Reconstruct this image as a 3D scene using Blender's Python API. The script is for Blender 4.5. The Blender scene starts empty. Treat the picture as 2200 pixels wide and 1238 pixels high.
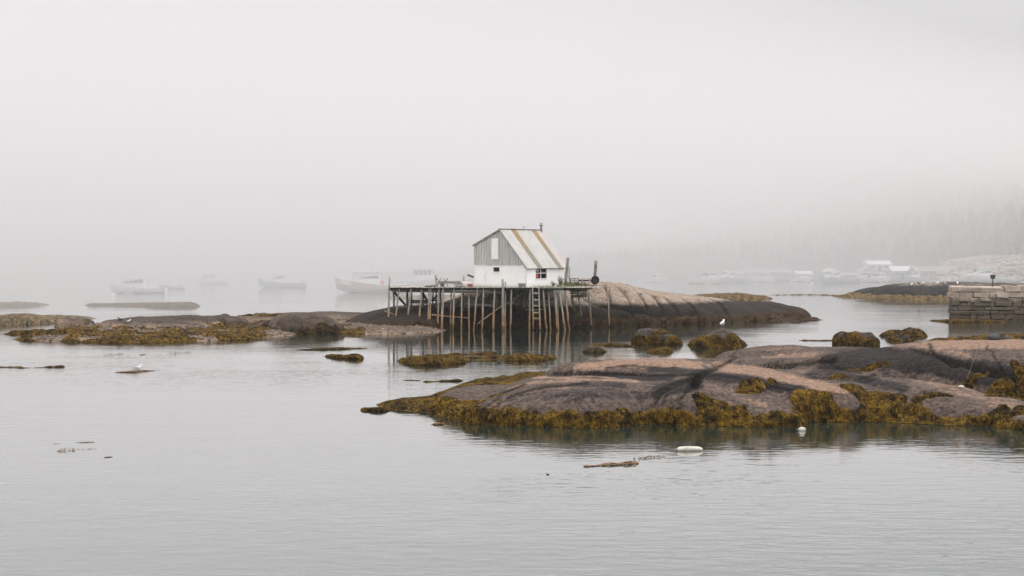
import bpy, bmesh, math, random
import numpy as np
from mathutils import Vector, Matrix

# ------------------------------------------------------------------ camera, sky, sun, exposure
scene = bpy.context.scene
C = scene.collection
HAZE_D, FOG_D = 0.00016, 0.0092        # haze and fog bank density per metre
F, YH, H = 3667.0, 545.0, 7.5          # focal length in 2200-px pixels, horizon row, eye height (m)

cam_d = bpy.data.cameras.new('camera'); cam = bpy.data.objects.new('camera', cam_d); C.objects.link(cam)
cam.location = (0, 0, H); cam.rotation_euler = (math.radians(90), 0, 0)
cam_d.sensor_width = 36.0; cam_d.lens = 36.0*F/2200.0; cam_d.shift_y = -(619.0-YH)/2200.0
cam_d.clip_start = 0.5; cam_d.clip_end = 12000
scene.camera = cam

SUN_EL, SUN_AZ = math.radians(64), math.radians(138)   # azimuth clockwise from +Y (behind the viewer, a little right)
world = bpy.data.worlds.new('World'); scene.world = world; world.use_nodes = True
wn = world.node_tree.nodes; wl = world.node_tree.links; wn.clear()
w_out = wn.new('ShaderNodeOutputWorld'); w_bg = wn.new('ShaderNodeBackground')
w_sky = wn.new('ShaderNodeTexSky'); w_sky.sky_type = 'NISHITA'; w_sky.sun_disc = False
w_sky.sun_elevation = SUN_EL; w_sky.sun_rotation = SUN_AZ; w_sky.air_density = 1.0; w_sky.dust_density = 8.0
w_hs = wn.new('ShaderNodeHueSaturation'); w_hs.inputs['Saturation'].default_value = 0.12
w_tc = wn.new('ShaderNodeTexCoord'); w_sep = wn.new('ShaderNodeSeparateXYZ')
w_mx = wn.new('ShaderNodeMath'); w_mx.operation = 'MAXIMUM'; w_mx.inputs[1].default_value = 0.0
w_pw = wn.new('ShaderNodeMath'); w_pw.operation = 'POWER'; w_pw.inputs[1].default_value = 1.6      # overcast: brighter towards the zenith
w_ma = wn.new('ShaderNodeMath'); w_ma.operation = 'MULTIPLY_ADD'; w_ma.inputs[1].default_value = 15.5; w_ma.inputs[2].default_value = 5.9
w_cl = wn.new('ShaderNodeMix'); w_cl.data_type = 'RGBA'; w_cl.blend_type = 'MULTIPLY'; w_cl.inputs[0].default_value = 1.0
w_cl.inputs[6].default_value = (1.0, 0.978, 0.984, 1)
w_mix = wn.new('ShaderNodeMix'); w_mix.data_type = 'RGBA'; w_mix.inputs[0].default_value = 0.88
wl.new(w_tc.outputs['Generated'], w_sep.inputs[0]); wl.new(w_sep.outputs['Z'], w_mx.inputs[0]); wl.new(w_mx.outputs[0], w_pw.inputs[0]); wl.new(w_pw.outputs[0], w_ma.inputs[0])
wl.new(w_ma.outputs[0], w_cl.inputs[7])
wl.new(w_sky.outputs[0], w_hs.inputs['Color']); wl.new(w_hs.outputs[0], w_mix.inputs[6]); wl.new(w_cl.outputs[2], w_mix.inputs[7])
wl.new(w_mix.outputs[2], w_bg.inputs['Color']); w_bg.inputs['Strength'].default_value = 0.121
wl.new(w_bg.outputs[0], w_out.inputs['Surface'])

sun_d = bpy.data.lights.new('sun', 'SUN'); sun_d.energy = 1.2; sun_d.angle = math.radians(25); sun_d.color = (1.0, 0.965, 0.93)
sun = bpy.data.objects.new('sun', sun_d); C.objects.link(sun)
sd = Vector((math.sin(SUN_AZ)*math.cos(SUN_EL), math.cos(SUN_AZ)*math.cos(SUN_EL), math.sin(SUN_EL)))
sun.rotation_euler = sd.to_track_quat('Z', 'Y').to_euler()

vs = scene.view_settings
vs.view_transform = 'Standard'; vs.look = 'None'; vs.exposure = 0.0; vs.gamma = 1.0; vs.use_curve_mapping = False
scene.render.engine = 'CYCLES'
cy = scene.cycles
cy.max_bounces = 12; cy.diffuse_bounces = 3; cy.glossy_bounces = 3; cy.transmission_bounces = 4; cy.volume_bounces = 10
cy.transparent_max_bounces = 12; cy.use_denoising = True; cy.sample_clamp_indirect = 4.0

# ------------------------------------------------------------------ helpers
def ground(px, py, z=0.0):
    Y = F*(H-z)/(py-YH)
    return ((px-1100.0)/F*Y, Y)
def at(px, py, Y):
    return Vector(((px-1100.0)/F*Y, Y, H-(py-YH)/F*Y))

def tag(o, label=None, cat=None, group=None, kind=None):
    if label: o['label'] = label
    if cat: o['category'] = cat
    if group: o['group'] = group
    if kind: o['kind'] = kind
    return o
def empty(name, loc=(0, 0, 0), rz=0.0):
    o = bpy.data.objects.new(name, None); C.objects.link(o); o.location = loc; o.rotation_euler = (0, 0, rz)
    o.empty_display_size = 0.3
    return o
def link(name, me, mat=None, parent=None, smooth=False):
    o = bpy.data.objects.new(name, me); C.objects.link(o)
    if mat is not None and len(me.materials) == 0: me.materials.append(mat)
    if parent is not None: o.parent = parent
    if smooth: me.polygons.foreach_set('use_smooth', [True]*len(me.polygons))
    return o
def np_mesh(name, V, Q, tint=None):
    """V (n,3), Q (m,4) int arrays -> mesh"""
    me = bpy.data.meshes.new(name)
    V = np.asarray(V, dtype=np.float32); Q = np.asarray(Q, dtype=np.int32); k = Q.shape[1]
    me.vertices.add(len(V)); me.vertices.foreach_set('co', V.ravel())
    me.loops.add(Q.size); me.loops.foreach_set('vertex_index', Q.ravel())
    me.polygons.add(len(Q)); me.polygons.foreach_set('loop_start', np.arange(0, Q.size, k, dtype=np.int32))
    me.polygons.foreach_set('loop_total', np.full(len(Q), k, dtype=np.int32))
    me.update(calc_edges=True); me.validate()
    if tint is not None:
        a = me.attributes.new('tint', 'FLOAT', 'POINT'); a.data.foreach_set('value', np.asarray(tint, dtype=np.float32))
    return me
class MB:
    """collects boxes, tubes, prisms -> one mesh"""
    def __init__(s): s.v = []; s.f = []
    def add(s, vs, fs):
        b = len(s.v); s.v += [tuple(v) for v in vs]; s.f += [tuple(b+i for i in f) for f in fs]; return s
    def box(s, a, b, jit=0.0, rnd=None):
        (x0, y0, z0), (x1, y1, z1) = a, b
        vs = [(x, y, z) for z in (z0, z1) for (x, y) in ((x0, y0), (x1, y0), (x1, y1), (x0, y1))]
        if jit: vs = [tuple(c+(rnd or random).uniform(-jit, jit) for c in v) for v in vs]
        return s.add(vs, [(3, 2, 1, 0), (4, 5, 6, 7), (0, 1, 5, 4), (1, 2, 6, 5), (2, 3, 7, 6), (3, 0, 4, 7)])
    def beam(s, p, q, w, h, up=(0, 0, 1)):
        p, q = Vector(p), Vector(q); d = (q-p).normalized(); u = Vector(up)
        if abs(d.dot(u)) > 0.98: u = Vector((0, 1, 0))
        a = d.cross(u).normalized(); b = a.cross(d).normalized()
        vs = [e+a*sx*w/2+b*sy*h/2 for e in (p, q) for sx, sy in ((-1, -1), (1, -1), (1, 1), (-1, 1))]
        return s.add(vs, [(3, 2, 1, 0), (4, 5, 6, 7), (0, 1, 5, 4), (1, 2, 6, 5), (2, 3, 7, 6), (3, 0, 4, 7)])
    def tube(s, pts, rs, n=8, cap=True):
        pts = [Vector(p) for p in pts]; base = len(s.v)
        for i, p in enumerate(pts):
            d = (pts[min(i+1, len(pts)-1)]-pts[max(i-1, 0)]).normalized()
            a = d.cross(Vector((0, 1, 0.01))).normalized() if abs(d.y) < 0.95 else d.cross(Vector((0, 0, 1))).normalized()
            b = d.cross(a).normalized(); r = rs[i] if hasattr(rs, '__len__') else rs
            for k in range(n):
                t = 2*math.pi*k/n; s.v.append(tuple(p+a*math.cos(t)*r+b*math.sin(t)*r))
        m = len(pts)
        for i in range(m-1):
            for k in range(n):
                s.f.append((base+i*n+k, base+i*n+(k+1) % n, base+(i+1)*n+(k+1) % n, base+(i+1)*n+k))
        if cap:
            s.f.append(tuple(base+k for k in range(n))[::-1]); s.f.append(tuple(base+(m-1)*n+k for k in range(n)))
        return s
    def poly(s, pts, off):
        """extrude polygon by vector"""
        n = len(pts); off = Vector(off); A = [Vector(p) for p in pts]
        return s.add(A+[a+off for a in A], [tuple(range(n))[::-1], tuple(range(n, 2*n))]+[(i, (i+1) % n, n+(i+1) % n, n+i) for i in range(n)])
    def ball(s, c, r, sc=(1, 1, 1), n=10, m=6):
        c = Vector(c); base = len(s.v)
        for i in range(1, m):
            t = math.pi*i/m
            for k in range(n):
                p = 2*math.pi*k/n
                s.v.append((c.x+r*sc[0]*math.sin(t)*math.cos(p), c.y+r*sc[1]*math.sin(t)*math.sin(p), c.z+r*sc[2]*math.cos(t)))
        top = len(s.v); s.v.append((c.x, c.y, c.z+r*sc[2])); bot = len(s.v); s.v.append((c.x, c.y, c.z-r*sc[2]))
        for k in range(n):
            s.f.append((top, base+k, base+(k+1) % n)); s.f.append((bot, base+(m-2)*n+(k+1) % n, base+(m-2)*n+k))
            for i in range(m-2):
                s.f.append((base+i*n+k, base+(i+1)*n+k, base+(i+1)*n+(k+1) % n, base+i*n+(k+1) % n))
        return s
    def mesh(s, name):
        me = bpy.data.meshes.new(name); me.from_pydata(s.v, [], s.f); me.update(); return me
    def build(s, name, mat, parent=None, smooth=False, bevel=0.0):
        me = s.mesh(name)
        if bevel:
            bm = bmesh.new(); bm.from_mesh(me)
            bmesh.ops.bevel(bm, geom=bm.edges[:], offset=bevel, segments=1, affect='EDGES', clamp_overlap=True)
            bm.to_mesh(me); bm.free()
        return link(name, me, mat, parent, smooth)

# ---- numpy noise
def _hash(ix, iy, seed):
    h = (ix.astype(np.int64)*374761393+iy.astype(np.int64)*668265263+seed*1442695041) & 0x7fffffff
    h = ((h ^ (h >> 13))*1274126177) & 0x7fffffff
    h = ((h ^ (h >> 16))*2246822519) & 0x7fffffff
    return ((h ^ (h >> 15)) & 0xffffff)/float(0xffffff)
def vnoise(x, y, seed=0):
    ix, iy = np.floor(x), np.floor(y); fx, fy = x-ix, y-iy
    ux, uy = fx*fx*fx*(fx*(fx*6-15)+10), fy*fy*fy*(fy*(fy*6-15)+10)
    a, b = _hash(ix, iy, seed), _hash(ix+1, iy, seed); c, d = _hash(ix, iy+1, seed), _hash(ix+1, iy+1, seed)
    return (a*(1-ux)+b*ux)*(1-uy)+(c*(1-ux)+d*ux)*uy
def fbm(x, y, o=4, seed=0, g=0.5):
    s = 0.0; a = 1.0; t = 0.0
    for i in range(o):
        s = s+a*vnoise(x*(2.03**i)+i*17.3, y*(2.03**i)-i*9.1, seed+i*31); t += a; a *= g
    return s/t*2-1
def worley(x, y, seed=0):
    ix, iy = np.floor(x), np.floor(y); best = np.full(np.shape(x), 9.0)
    for dx in (-1, 0, 1):
        for dy in (-1, 0, 1):
            cx, cyy = ix+dx, iy+dy
            px, py = cx+_hash(cx, cyy, seed), cyy+_hash(cx, cyy, seed+77)
            best = np.minimum(best, (px-x)**2+(py-y)**2)
    return np.sqrt(best)
def sstep(a, b, x):
    t = np.clip((x-a)/(b-a), 0, 1); return t*t*(3-2*t)

# ------------------------------------------------------------------ materials
class NT:
    def __init__(s, name):
        s.m = bpy.data.materials.new(name); s.m.use_nodes = True; s.t = s.m.node_tree; s.n = s.t.nodes; s.l = s.t.links
        s.b = s.n['Principled BSDF']; s.out = s.n['Material Output']
        s.geo = s.n.new('ShaderNodeNewGeometry'); s.tc = s.n.new('ShaderNodeTexCoord')
    def node(s, t, **kw):
        n = s.n.new(t)
        for k, v in kw.items(): setattr(n, k, v)
        return n
    def set(s, sock, v):
        if hasattr(v, 'is_linked') or hasattr(v, 'links'): s.l.new(v, sock)
        else:
            if isinstance(v, tuple) and len(v) == 3 and sock.type == 'RGBA': v = v+(1,)
            sock.default_value = v
    def noise(s, scale, detail=4, rough=0.55, vec=None, stretch=None, dist=0.0):
        n = s.node('ShaderNodeTexNoise'); n.inputs['Scale'].default_value = scale; n.inputs['Detail'].default_value = detail
        n.inputs['Roughness'].default_value = rough; n.inputs['Distortion'].default_value = dist
        v = vec or s.geo.outputs['Position']
        if stretch:
            mp = s.node('ShaderNodeMapping'); s.l.new(v, mp.inputs['Vector']); mp.inputs['Scale'].default_value = stretch; v = mp.outputs[0]
        s.l.new(v, n.inputs['Vector']); return n.outputs['Fac']
    def math(s, op, a, b=0.0, c=None, clamp=False):
        n = s.node('ShaderNodeMath', operation=op); n.use_clamp = clamp; s.set(n.inputs[0], a); s.set(n.inputs[1], b)
        if c is not None: s.set(n.inputs[2], c)
        return n.outputs[0]
    def ramp(s, f, a, b, lo=0.0, hi=1.0):
        n = s.node('ShaderNodeMapRange', interpolation_type='SMOOTHSTEP'); s.set(n.inputs[0], f)
        n.inputs[1].default_value = a; n.inputs[2].default_value = b; n.inputs[3].default_value = lo; n.inputs[4].default_value = hi
        return n.outputs[0]
    def mix(s, f, a, b, mode='MIX'):
        n = s.node('ShaderNodeMix', data_type='RGBA', blend_type=mode); s.set(n.inputs[0], f); s.set(n.inputs[6], a); s.set(n.inputs[7], b)
        return n.outputs[2]
    def z(s):
        n = s.node('ShaderNodeSeparateXYZ'); s.l.new(s.geo.outputs['Position'], n.inputs[0]); return n.outputs['Z']
    def bump(s, h, strength=0.5, dist=0.05, normal=None):
        n = s.node('ShaderNodeBump'); n.inputs['Strength'].default_value = strength; n.inputs['Distance'].default_value = dist
        s.set(n.inputs['Height'], h)
        if normal: s.l.new(normal, n.inputs['Normal'])
        s.l.new(n.outputs[0], s.b.inputs['Normal']); return n.outputs[0]
    def done(s, col, rough=0.8, spec=0.3):
        s.set(s.b.inputs['Base Color'], col); s.set(s.b.inputs['Roughness'], rough); s.b.inputs['Specular IOR Level'].default_value = spec
        return s.m

def granite(name, pale, mid, dark, zd0, zd1, patch=0.5, scale=1.0, weedy=0.0, invert=False, painted=False, zamp=1.6, vcrack=0.0):
    """weathered granite: pale tops, dark algae-stained tidal band between zd0 and zd1 (metres above water)"""
    t = NT(name)
    n1 = t.noise(0.35*scale, 5, 0.6); n2 = t.noise(1.6*scale, 6, 0.62, dist=0.4); n3 = t.noise(22*scale, 3, 0.7); n4 = t.noise(5*scale, 5, 0.65)
    base = t.mix(t.ramp(n1, 0.38, 0.62), pale, mid)
    base = t.mix(t.math('MULTIPLY', t.ramp(n2, 0.5, 0.68), patch), base, dark)
    vo = t.node('ShaderNodeTexVoronoi', feature='DISTANCE_TO_EDGE'); vo.inputs['Scale'].default_value = 0.30*scale
    wv = t.node('ShaderNodeVectorMath', operation='ADD'); nv = t.node('ShaderNodeTexNoise'); nv.inputs['Scale'].default_value = 0.5; nv.inputs['Detail'].default_value = 4; t.l.new(t.geo.outputs['Position'], nv.inputs['Vector'])
    mv = t.node('ShaderNodeVectorMath', operation='SCALE'); mv.inputs['Scale'].default_value = 2.6; t.l.new(nv.outputs['Color'], mv.inputs[0]); t.l.new(t.geo.outputs['Position'], wv.inputs[0]); t.l.new(mv.outputs[0], wv.inputs[1])
    t.l.new(wv.outputs[0], vo.inputs['Vector']); crack = t.math('MULTIPLY', t.ramp(vo.outputs['Distance'], 0.004, 0.018, 1.0, 0.0), t.ramp(t.noise(0.4, 2, .5), .42, .58))
    base = t.mix(t.math('MULTIPLY', crack, vcrack), base, tuple(c*0.5 for c in dark))
    n5 = t.noise(1.1*scale, 5, 0.6, stretch=(0.22, 1.0, 1.6), dist=0.5)
    base = t.mix(t.ramp(n5, 0.56, 0.72, 0.0, 0.7), base, tuple(min(1, c*1.35) for c in pale)); base = t.mix(t.ramp(n5, 0.44, 0.30, 0.0, 0.6), base, dark)
    # tidal staining follows height with a ragged edge
    zz = t.math('ADD', t.z(), t.math('MULTIPLY', t.math('SUBTRACT', t.noise(0.7, 5, 0.6), 0.5), zamp))
    band = t.ramp(zz, zd0, zd1, 0.0, 0.85) if invert else t.ramp(zz, zd0, zd1, 1.0, 0.0)
    if painted:      # pale pink rock against darker rock, laid out by strokes (attribute 'pale')
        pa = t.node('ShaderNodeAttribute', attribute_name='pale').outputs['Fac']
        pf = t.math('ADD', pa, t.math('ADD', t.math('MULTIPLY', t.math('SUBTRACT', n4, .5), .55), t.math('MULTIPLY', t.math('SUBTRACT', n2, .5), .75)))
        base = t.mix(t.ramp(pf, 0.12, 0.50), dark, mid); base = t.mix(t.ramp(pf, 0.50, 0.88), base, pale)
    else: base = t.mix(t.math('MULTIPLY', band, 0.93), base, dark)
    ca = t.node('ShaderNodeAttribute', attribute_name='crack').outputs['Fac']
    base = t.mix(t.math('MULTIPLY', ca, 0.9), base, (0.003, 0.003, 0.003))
    if weedy:
        zw = t.math('ADD', t.z(), t.math('MULTIPLY', t.math('SUBTRACT', t.noise(1.3, 5, 0.65), 0.5), 1.2))
        base = t.mix(t.ramp(zw, weedy*0.75, weedy*1.25, 0.85, 0.0), base, t.mix(t.ramp(t.noise(6, 4, 0.7), .4, .6), (0.030, 0.020, 0.011), (0.060, 0.038, 0.020)))
    base = t.mix(0.55, base, t.mix(t.ramp(n3, 0.3, 0.7), (0.55, 0.55, 0.55), (1.4, 1.4, 1.4)), 'MULTIPLY')
    base = t.mix(0.6, base, t.mix(t.ramp(n4, 0.33, 0.67), (0.42, 0.42, 0.44), (1.6, 1.56, 1.52)), 'MULTIPLY')
    t.bump(t.math('SUBTRACT', t.math('ADD', t.math('MULTIPLY', n4, 0.8), t.math('MULTIPLY', n3, 0.16)), t.math('MULTIPLY', crack, vcrack*.7)), 0.9, 0.16)
    return t.done(base, t.ramp(n2, 0.3, 0.7, 0.7, 0.9), 0.06)

M = {}
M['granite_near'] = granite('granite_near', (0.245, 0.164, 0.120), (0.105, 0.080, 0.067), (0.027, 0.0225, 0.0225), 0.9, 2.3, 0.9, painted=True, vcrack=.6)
M['granite_shack'] = granite('granite_shack', (0.30, 0.25, 0.207), (0.26, 0.20, 0.152), (0.0125, 0.011, 0.0108), 2.0, 2.45, 0.40, weedy=0.85, zamp=0.9)
M['granite_left'] = granite('granite_left', (0.235, 0.172, 0.122), (0.16, 0.118, 0.087), (0.034, 0.031, 0.030), 0.5, 0.95, 0.45, 0.8, invert=True, zamp=.8)
M['granite_far'] = granite('granite_far', (0.24, 0.20, 0.155), (0.07, 0.066, 0.06), (0.025, 0.025, 0.025), 1.9, 2.6, 0.4, 0.5)
M['granite_weedy'] = granite('granite_weedy', (0.085, 0.068, 0.058), (0.055, 0.045, 0.038), (0.02, 0.017, 0.014), 0.0, 0.9, 0.7)

def weed_mat(name, gold, olive, dark, bias=0.5):
    t = NT(name)
    at_ = t.node('ShaderNodeAttribute', attribute_name='tint')
    n1 = t.noise(0.8, 4, 0.6); n2 = t.noise(3.2, 4, 0.65); n3 = t.noise(16, 3, 0.7)
    f = t.math('ADD', t.math('MULTIPLY', n1, 0.75), t.math('MULTIPLY', n2, 0.55))
    f = t.math('ADD', f, t.math('MULTIPLY', t.math('SUBTRACT', at_.outputs['Fac'], 0.5), 0.32))
    c = t.mix(t.ramp(f, bias-0.12, bias+0.06), dark, olive)
    c = t.mix(t.ramp(f, bias+0.04, bias+0.28), c, gold)
    c = t.mix(0.5, c, t.mix(t.ramp(n3, .3, .7), (.5, .5, .5), (1.4, 1.4, 1.4)), 'MULTIPLY')
    t.bump(n3, 0.8, 0.05)
    return t.done(c, 0.7, 0.08)
M['weed'] = weed_mat('rockweed_olive_gold', (0.25, 0.142, 0.020), (0.092, 0.055, 0.010), (0.011, 0.008, 0.004), 0.60)
M['weed_gold'] = weed_mat('rockweed_gold', (0.205, 0.12, 0.021), (0.085, 0.050, 0.012), (0.016, 0.011, 0.005), 0.55)
M['weed_brown'] = weed_mat('rockweed_brown', (0.105, 0.065, 0.026), (0.048, 0.031, 0.014), (0.012, 0.009, 0.006), 0.56)
M['weed_red'] = weed_mat('rockweed_reddish', (0.30, 0.19, 0.11), (0.21, 0.13, 0.075), (0.11, 0.07, 0.04), 0.42)
M['weed_far'] = weed_mat('rockweed_far', (0.25, 0.175, 0.085), (0.16, 0.118, 0.065), (0.075, 0.06, 0.04), 0.45)

def plain(name, col, rough=0.8, var=0.25, scale=3.0, spec=0.3, stretch=None, metallic=0.0, objspace=False):
    t = NT(name); v = t.tc.outputs['Object'] if objspace else None
    n = t.noise(scale, 5, 0.62, vec=v, stretch=stretch); lo = tuple(c*(1-var) for c in col); hi = tuple(min(1, c*(1+var)) for c in col)
    t.b.inputs['Metallic'].default_value = metallic
    t.bump(n, 0.3, 0.02)
    return t.done(t.mix(t.ramp(n, .3, .7), lo, hi), rough, spec)

def wharf_wood(name, top, low, zsplit):
    t = NT(name)
    n = t.noise(2.0, 4, 0.6, stretch=(3, 3, 0.5)); n2 = t.noise(9, 3, 0.6, stretch=(2, 2, 0.25)); nz = t.noise(1.1, 3, .6)
    zz = t.math('ADD', t.z(), t.math('MULTIPLY', t.math('SUBTRACT', nz, 0.5), 3.4))
    c = t.mix(t.ramp(zz, zsplit-0.8, zsplit+0.8), low, top)
    c = t.mix(t.ramp(zz, -0.1, 0.9, 0.75, 0.0), c, (0.05, 0.04, 0.022))
    c = t.mix(0.75, c, t.mix(t.ramp(n, .3, .7), (.55, .55, .55), (1.4, 1.4, 1.4)), 'MULTIPLY')
    c = t.mix(0.5, c, t.mix(t.ramp(n2, .3, .7), (.55, .55, .55), (1.3, 1.3, 1.3)), 'MULTIPLY')
    t.bump(n2, 0.5, 0.03)
    return t.done(c, 0.9, 0.15)
M['piling'] = wharf_wood('piling_wood', (0.33, 0.32, 0.285), (0.35, 0.225, 0.13), 2.0)
M['piling_dark'] = wharf_wood('piling_wood_painted_shade', (0.20, 0.195, 0.17), (0.22, 0.135, 0.07), 2.0)  # same piling wood for the back row, under-deck shade put into its colours
M['deck'] = plain('weathered_deck_wood', (0.30, 0.285, 0.25), 0.9, 0.35, 2.5)
M['beam_dark'] = plain('tarred_beam', (0.05, 0.05, 0.048), 0.85, 0.3)
M['beam_pale'] = plain('bleached_beam', (0.36, 0.32, 0.27), 0.9, 0.3, 1.5)
M['wood_grey'] = plain('grey_driftwood', (0.21, 0.20, 0.18), 0.9, 0.35)
M['wood_tan'] = plain('tan_plank', (0.42, 0.34, 0.27), 0.9, 0.2)
M['wood_dark'] = plain('dark_wood', (0.055, 0.05, 0.046), 0.9, 0.3)
def siding():
    t = NT('grey_weathered_siding'); n = t.noise(2.2, 5, .62, stretch=(4, 4, .35)); oi = t.node('ShaderNodeObjectInfo')
    c = t.mix(t.ramp(n, .3, .7), (0.45, 0.45, 0.425), (0.63, 0.63, 0.60)); c = t.mix(t.math('MULTIPLY', oi.outputs['Random'], .45), c, (0.33, 0.33, 0.31))
    t.bump(n, .4, .02); return t.done(c, .9, .2)
M['board'] = siding()
def white_paint():
    t = NT('worn_white_paint'); n = t.noise(1.3, 6, .65); n2 = t.noise(7, 4, .7, stretch=(1, 1, .3))
    c = t.mix(t.ramp(n, .35, .7), (0.92, 0.915, 0.905), (0.86, 0.855, 0.845)); c = t.mix(t.ramp(n2, .62, .75, 0, .4), c, (0.58, 0.56, 0.53))
    c = t.mix(t.math('MULTIPLY', t.ramp(t.math('ADD', t.z(), t.math('MULTIPLY', n, .5)), 4.45, 4.85, 1, 0), .45), c, (0.42, 0.42, 0.36)); t.bump(n2, .25, .02); return t.done(c, .7, .3)
M['white'] = white_paint()
M['trim'] = plain('white_trim_paint', (0.80, 0.79, 0.77), 0.6, 0.08)
def roof_mat(name, a, b, spots):
    t = NT(name); n = t.noise(0.9, 6, .65, stretch=(1, 1, .6)); n2 = t.noise(5, 5, .7); n3 = t.noise(14, 3, .7)
    c = t.mix(t.ramp(n, .35, .65), a, b); c = t.mix(t.ramp(n2, .58, .72, 0, .6), c, spots); c = t.mix(t.ramp(n3, .62, .72, 0, .45), c, (.2, .185, .16))
    t.bump(n2, .3, .02); return t.done(c, .85, .2)
M['roof_pale'] = roof_mat('pale_roofing', (0.49, 0.475, 0.45), (0.42, 0.41, 0.39), (0.44, 0.41, 0.36))
M['roof_pink'] = roof_mat('pinkish_pale_roofing', (0.49, 0.45, 0.435), (0.44, 0.40, 0.385), (0.45, 0.39, 0.36))
def roof_ochre():
    t = NT('lichen_ochre_roofing'); n = t.noise(2.2, 6, .7); z = t.math('ADD', t.z(), t.math('MULTIPLY', t.math('SUBTRACT', n, .5), 2.0))
    c = t.mix(t.ramp(z, 7.2, 9.2), (0.20, 0.192, 0.15), (0.27, 0.185, 0.09)); c = t.mix(t.ramp(t.noise(7, 5, .7), .5, .66, 0, .7), c, (0.46, 0.42, 0.33))
    c = t.mix(t.ramp(t.noise(11, 4, .7), .6, .72, 0, .6), c, (0.10, 0.095, 0.05)); return t.done(c, .9, .2)
M['roof_ochre'] = roof_ochre()
M['dark_metal'] = plain('dark_metal', (0.07, 0.07, 0.07), 0.5, 0.3, metallic=0.6)
M['grey_metal'] = plain('galvanised_pipe', (0.30, 0.30, 0.30), 0.5, 0.3, metallic=0.4)
M['rubber'] = plain('black_rubber', (0.022, 0.022, 0.024), 0.8, 0.3)
M['red_box'] = plain('faded_red_plastic', (0.27, 0.095, 0.07), 0.6, 0.15)
M['orange'] = plain('orange_buoy_plastic', (0.85, 0.13, 0.045), 0.5, 0.12)
M['bird_white'] = plain('white_feathers', (0.82, 0.82, 0.80), 0.8, 0.06)
M['bird_grey'] = plain('grey_feathers', (0.30, 0.31, 0.33), 0.8, 0.12)
M['bird_dark'] = plain('dark_feathers', (0.05, 0.05, 0.055), 0.8, 0.2)
M['bill'] = plain('yellow_bill', (0.60, 0.38, 0.06), 0.6, 0.1)
M['leg_pink'] = plain('pink_leg', (0.45, 0.25, 0.20), 0.7, 0.1)
M['foam'] = plain('white_float_plastic', (0.52, 0.475, 0.42), 0.6, 0.25, 5.0)
M['rope'] = plain('old_rope', (0.16, 0.125, 0.09), 0.95, 0.3, 12)
M['pebble'] = plain('beach_pebbles', (0.135, 0.108, 0.087), 0.85, 0.55, 2.7)
M['pebble_pale'] = plain('shell_gravel', (0.30, 0.255, 0.22), 0.85, 0.5, 2.7)
M['stone_grey'] = plain('grey_stone', (0.06, 0.06, 0.064), 0.85, 0.3)
M['leaf'] = plain('green_leaf', (0.075, 0.105, 0.04), 0.7, 0.5, 2.0)
M['grass'] = plain('dry_grass', (0.13, 0.14, 0.05), 0.85, 0.5, 2.0)
def glass_mat():
    t = NT('window_glass'); t.n.remove(t.b)
    tr = t.node('ShaderNodeBsdfTransparent'); tr.inputs[0].default_value = (.9, .92, .92, 1)
    gl = t.node('ShaderNodeBsdfGlossy'); gl.inputs['Roughness'].default_value = .04
    fr = t.node('ShaderNodeFresnel'); fr.inputs[0].default_value = 1.5
    mx = t.node('ShaderNodeMixShader'); t.l.new(fr.outputs[0], mx.inputs[0]); t.l.new(tr.outputs[0], mx.inputs[1]); t.l.new(gl.outputs[0], mx.inputs[2])
    t.l.new(mx.outputs[0], t.out.inputs['Surface']); return t.m
M['glass'] = glass_mat()
M['pane_dark'] = plain('dark_window', (0.03, 0.033, 0.04), 0.25, 0.1, spec=0.5)
M['interior'] = plain('dark_interior_boards', (0.035, 0.032, 0.03), 0.9, 0.3)

# ------------------------------------------------------------------ water
def water_mat():
    t = NT('harbour_water')
    P = t.geo.outputs['Position']
    n1 = t.noise(1.9, 2, 0.45, stretch=(0.42, 1.0, 1.0), dist=0.3)
    n2 = t.noise(5.0, 2, 0.5, stretch=(0.5, 1.0, 1.0))
    n3 = t.noise(0.35, 2, 0.5, stretch=(0.5, 1.0, 1.0))
    # calm streaks and rippled patches
    patch = t.ramp(t.noise(0.035, 3, 0.55, stretch=(0.45, 1.0, 1.0)), 0.36, 0.66, 0.18, 1.15)
    h = t.math('ADD', t.math('MULTIPLY', n1, 1.0), t.math('MULTIPLY', n2, 0.28)); h = t.math('ADD', h, t.math('MULTIPLY', n3, 1.2))
    h = t.math('MULTIPLY', h, patch)
    bn = t.bump(h, 1.0, 0.022)
    t.b.inputs['Coat Weight'].default_value = 0.85; t.b.inputs['Coat IOR'].default_value = 1.33; t.b.inputs['Coat Roughness'].default_value = 0.045; t.l.new(bn, t.b.inputs['Coat Normal'])
    t.b.inputs['IOR'].default_value = 1.33
    t.done((0.018, 0.038, 0.032), 0.045, 0.5)
    return t.m
def flat(name, x0, x1, y0, y1, z, mat):
    return link(name, np_mesh(name, [(x0, y0, z), (x1, y0, z), (x1, y1, z), (x0, y1, z)], [(0, 1, 2, 3)]), mat)
tag(flat('water', -5000, 5000, -300, 9000, 0.0, water_mat()), 'calm grey harbour water', None, kind='structure')

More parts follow.
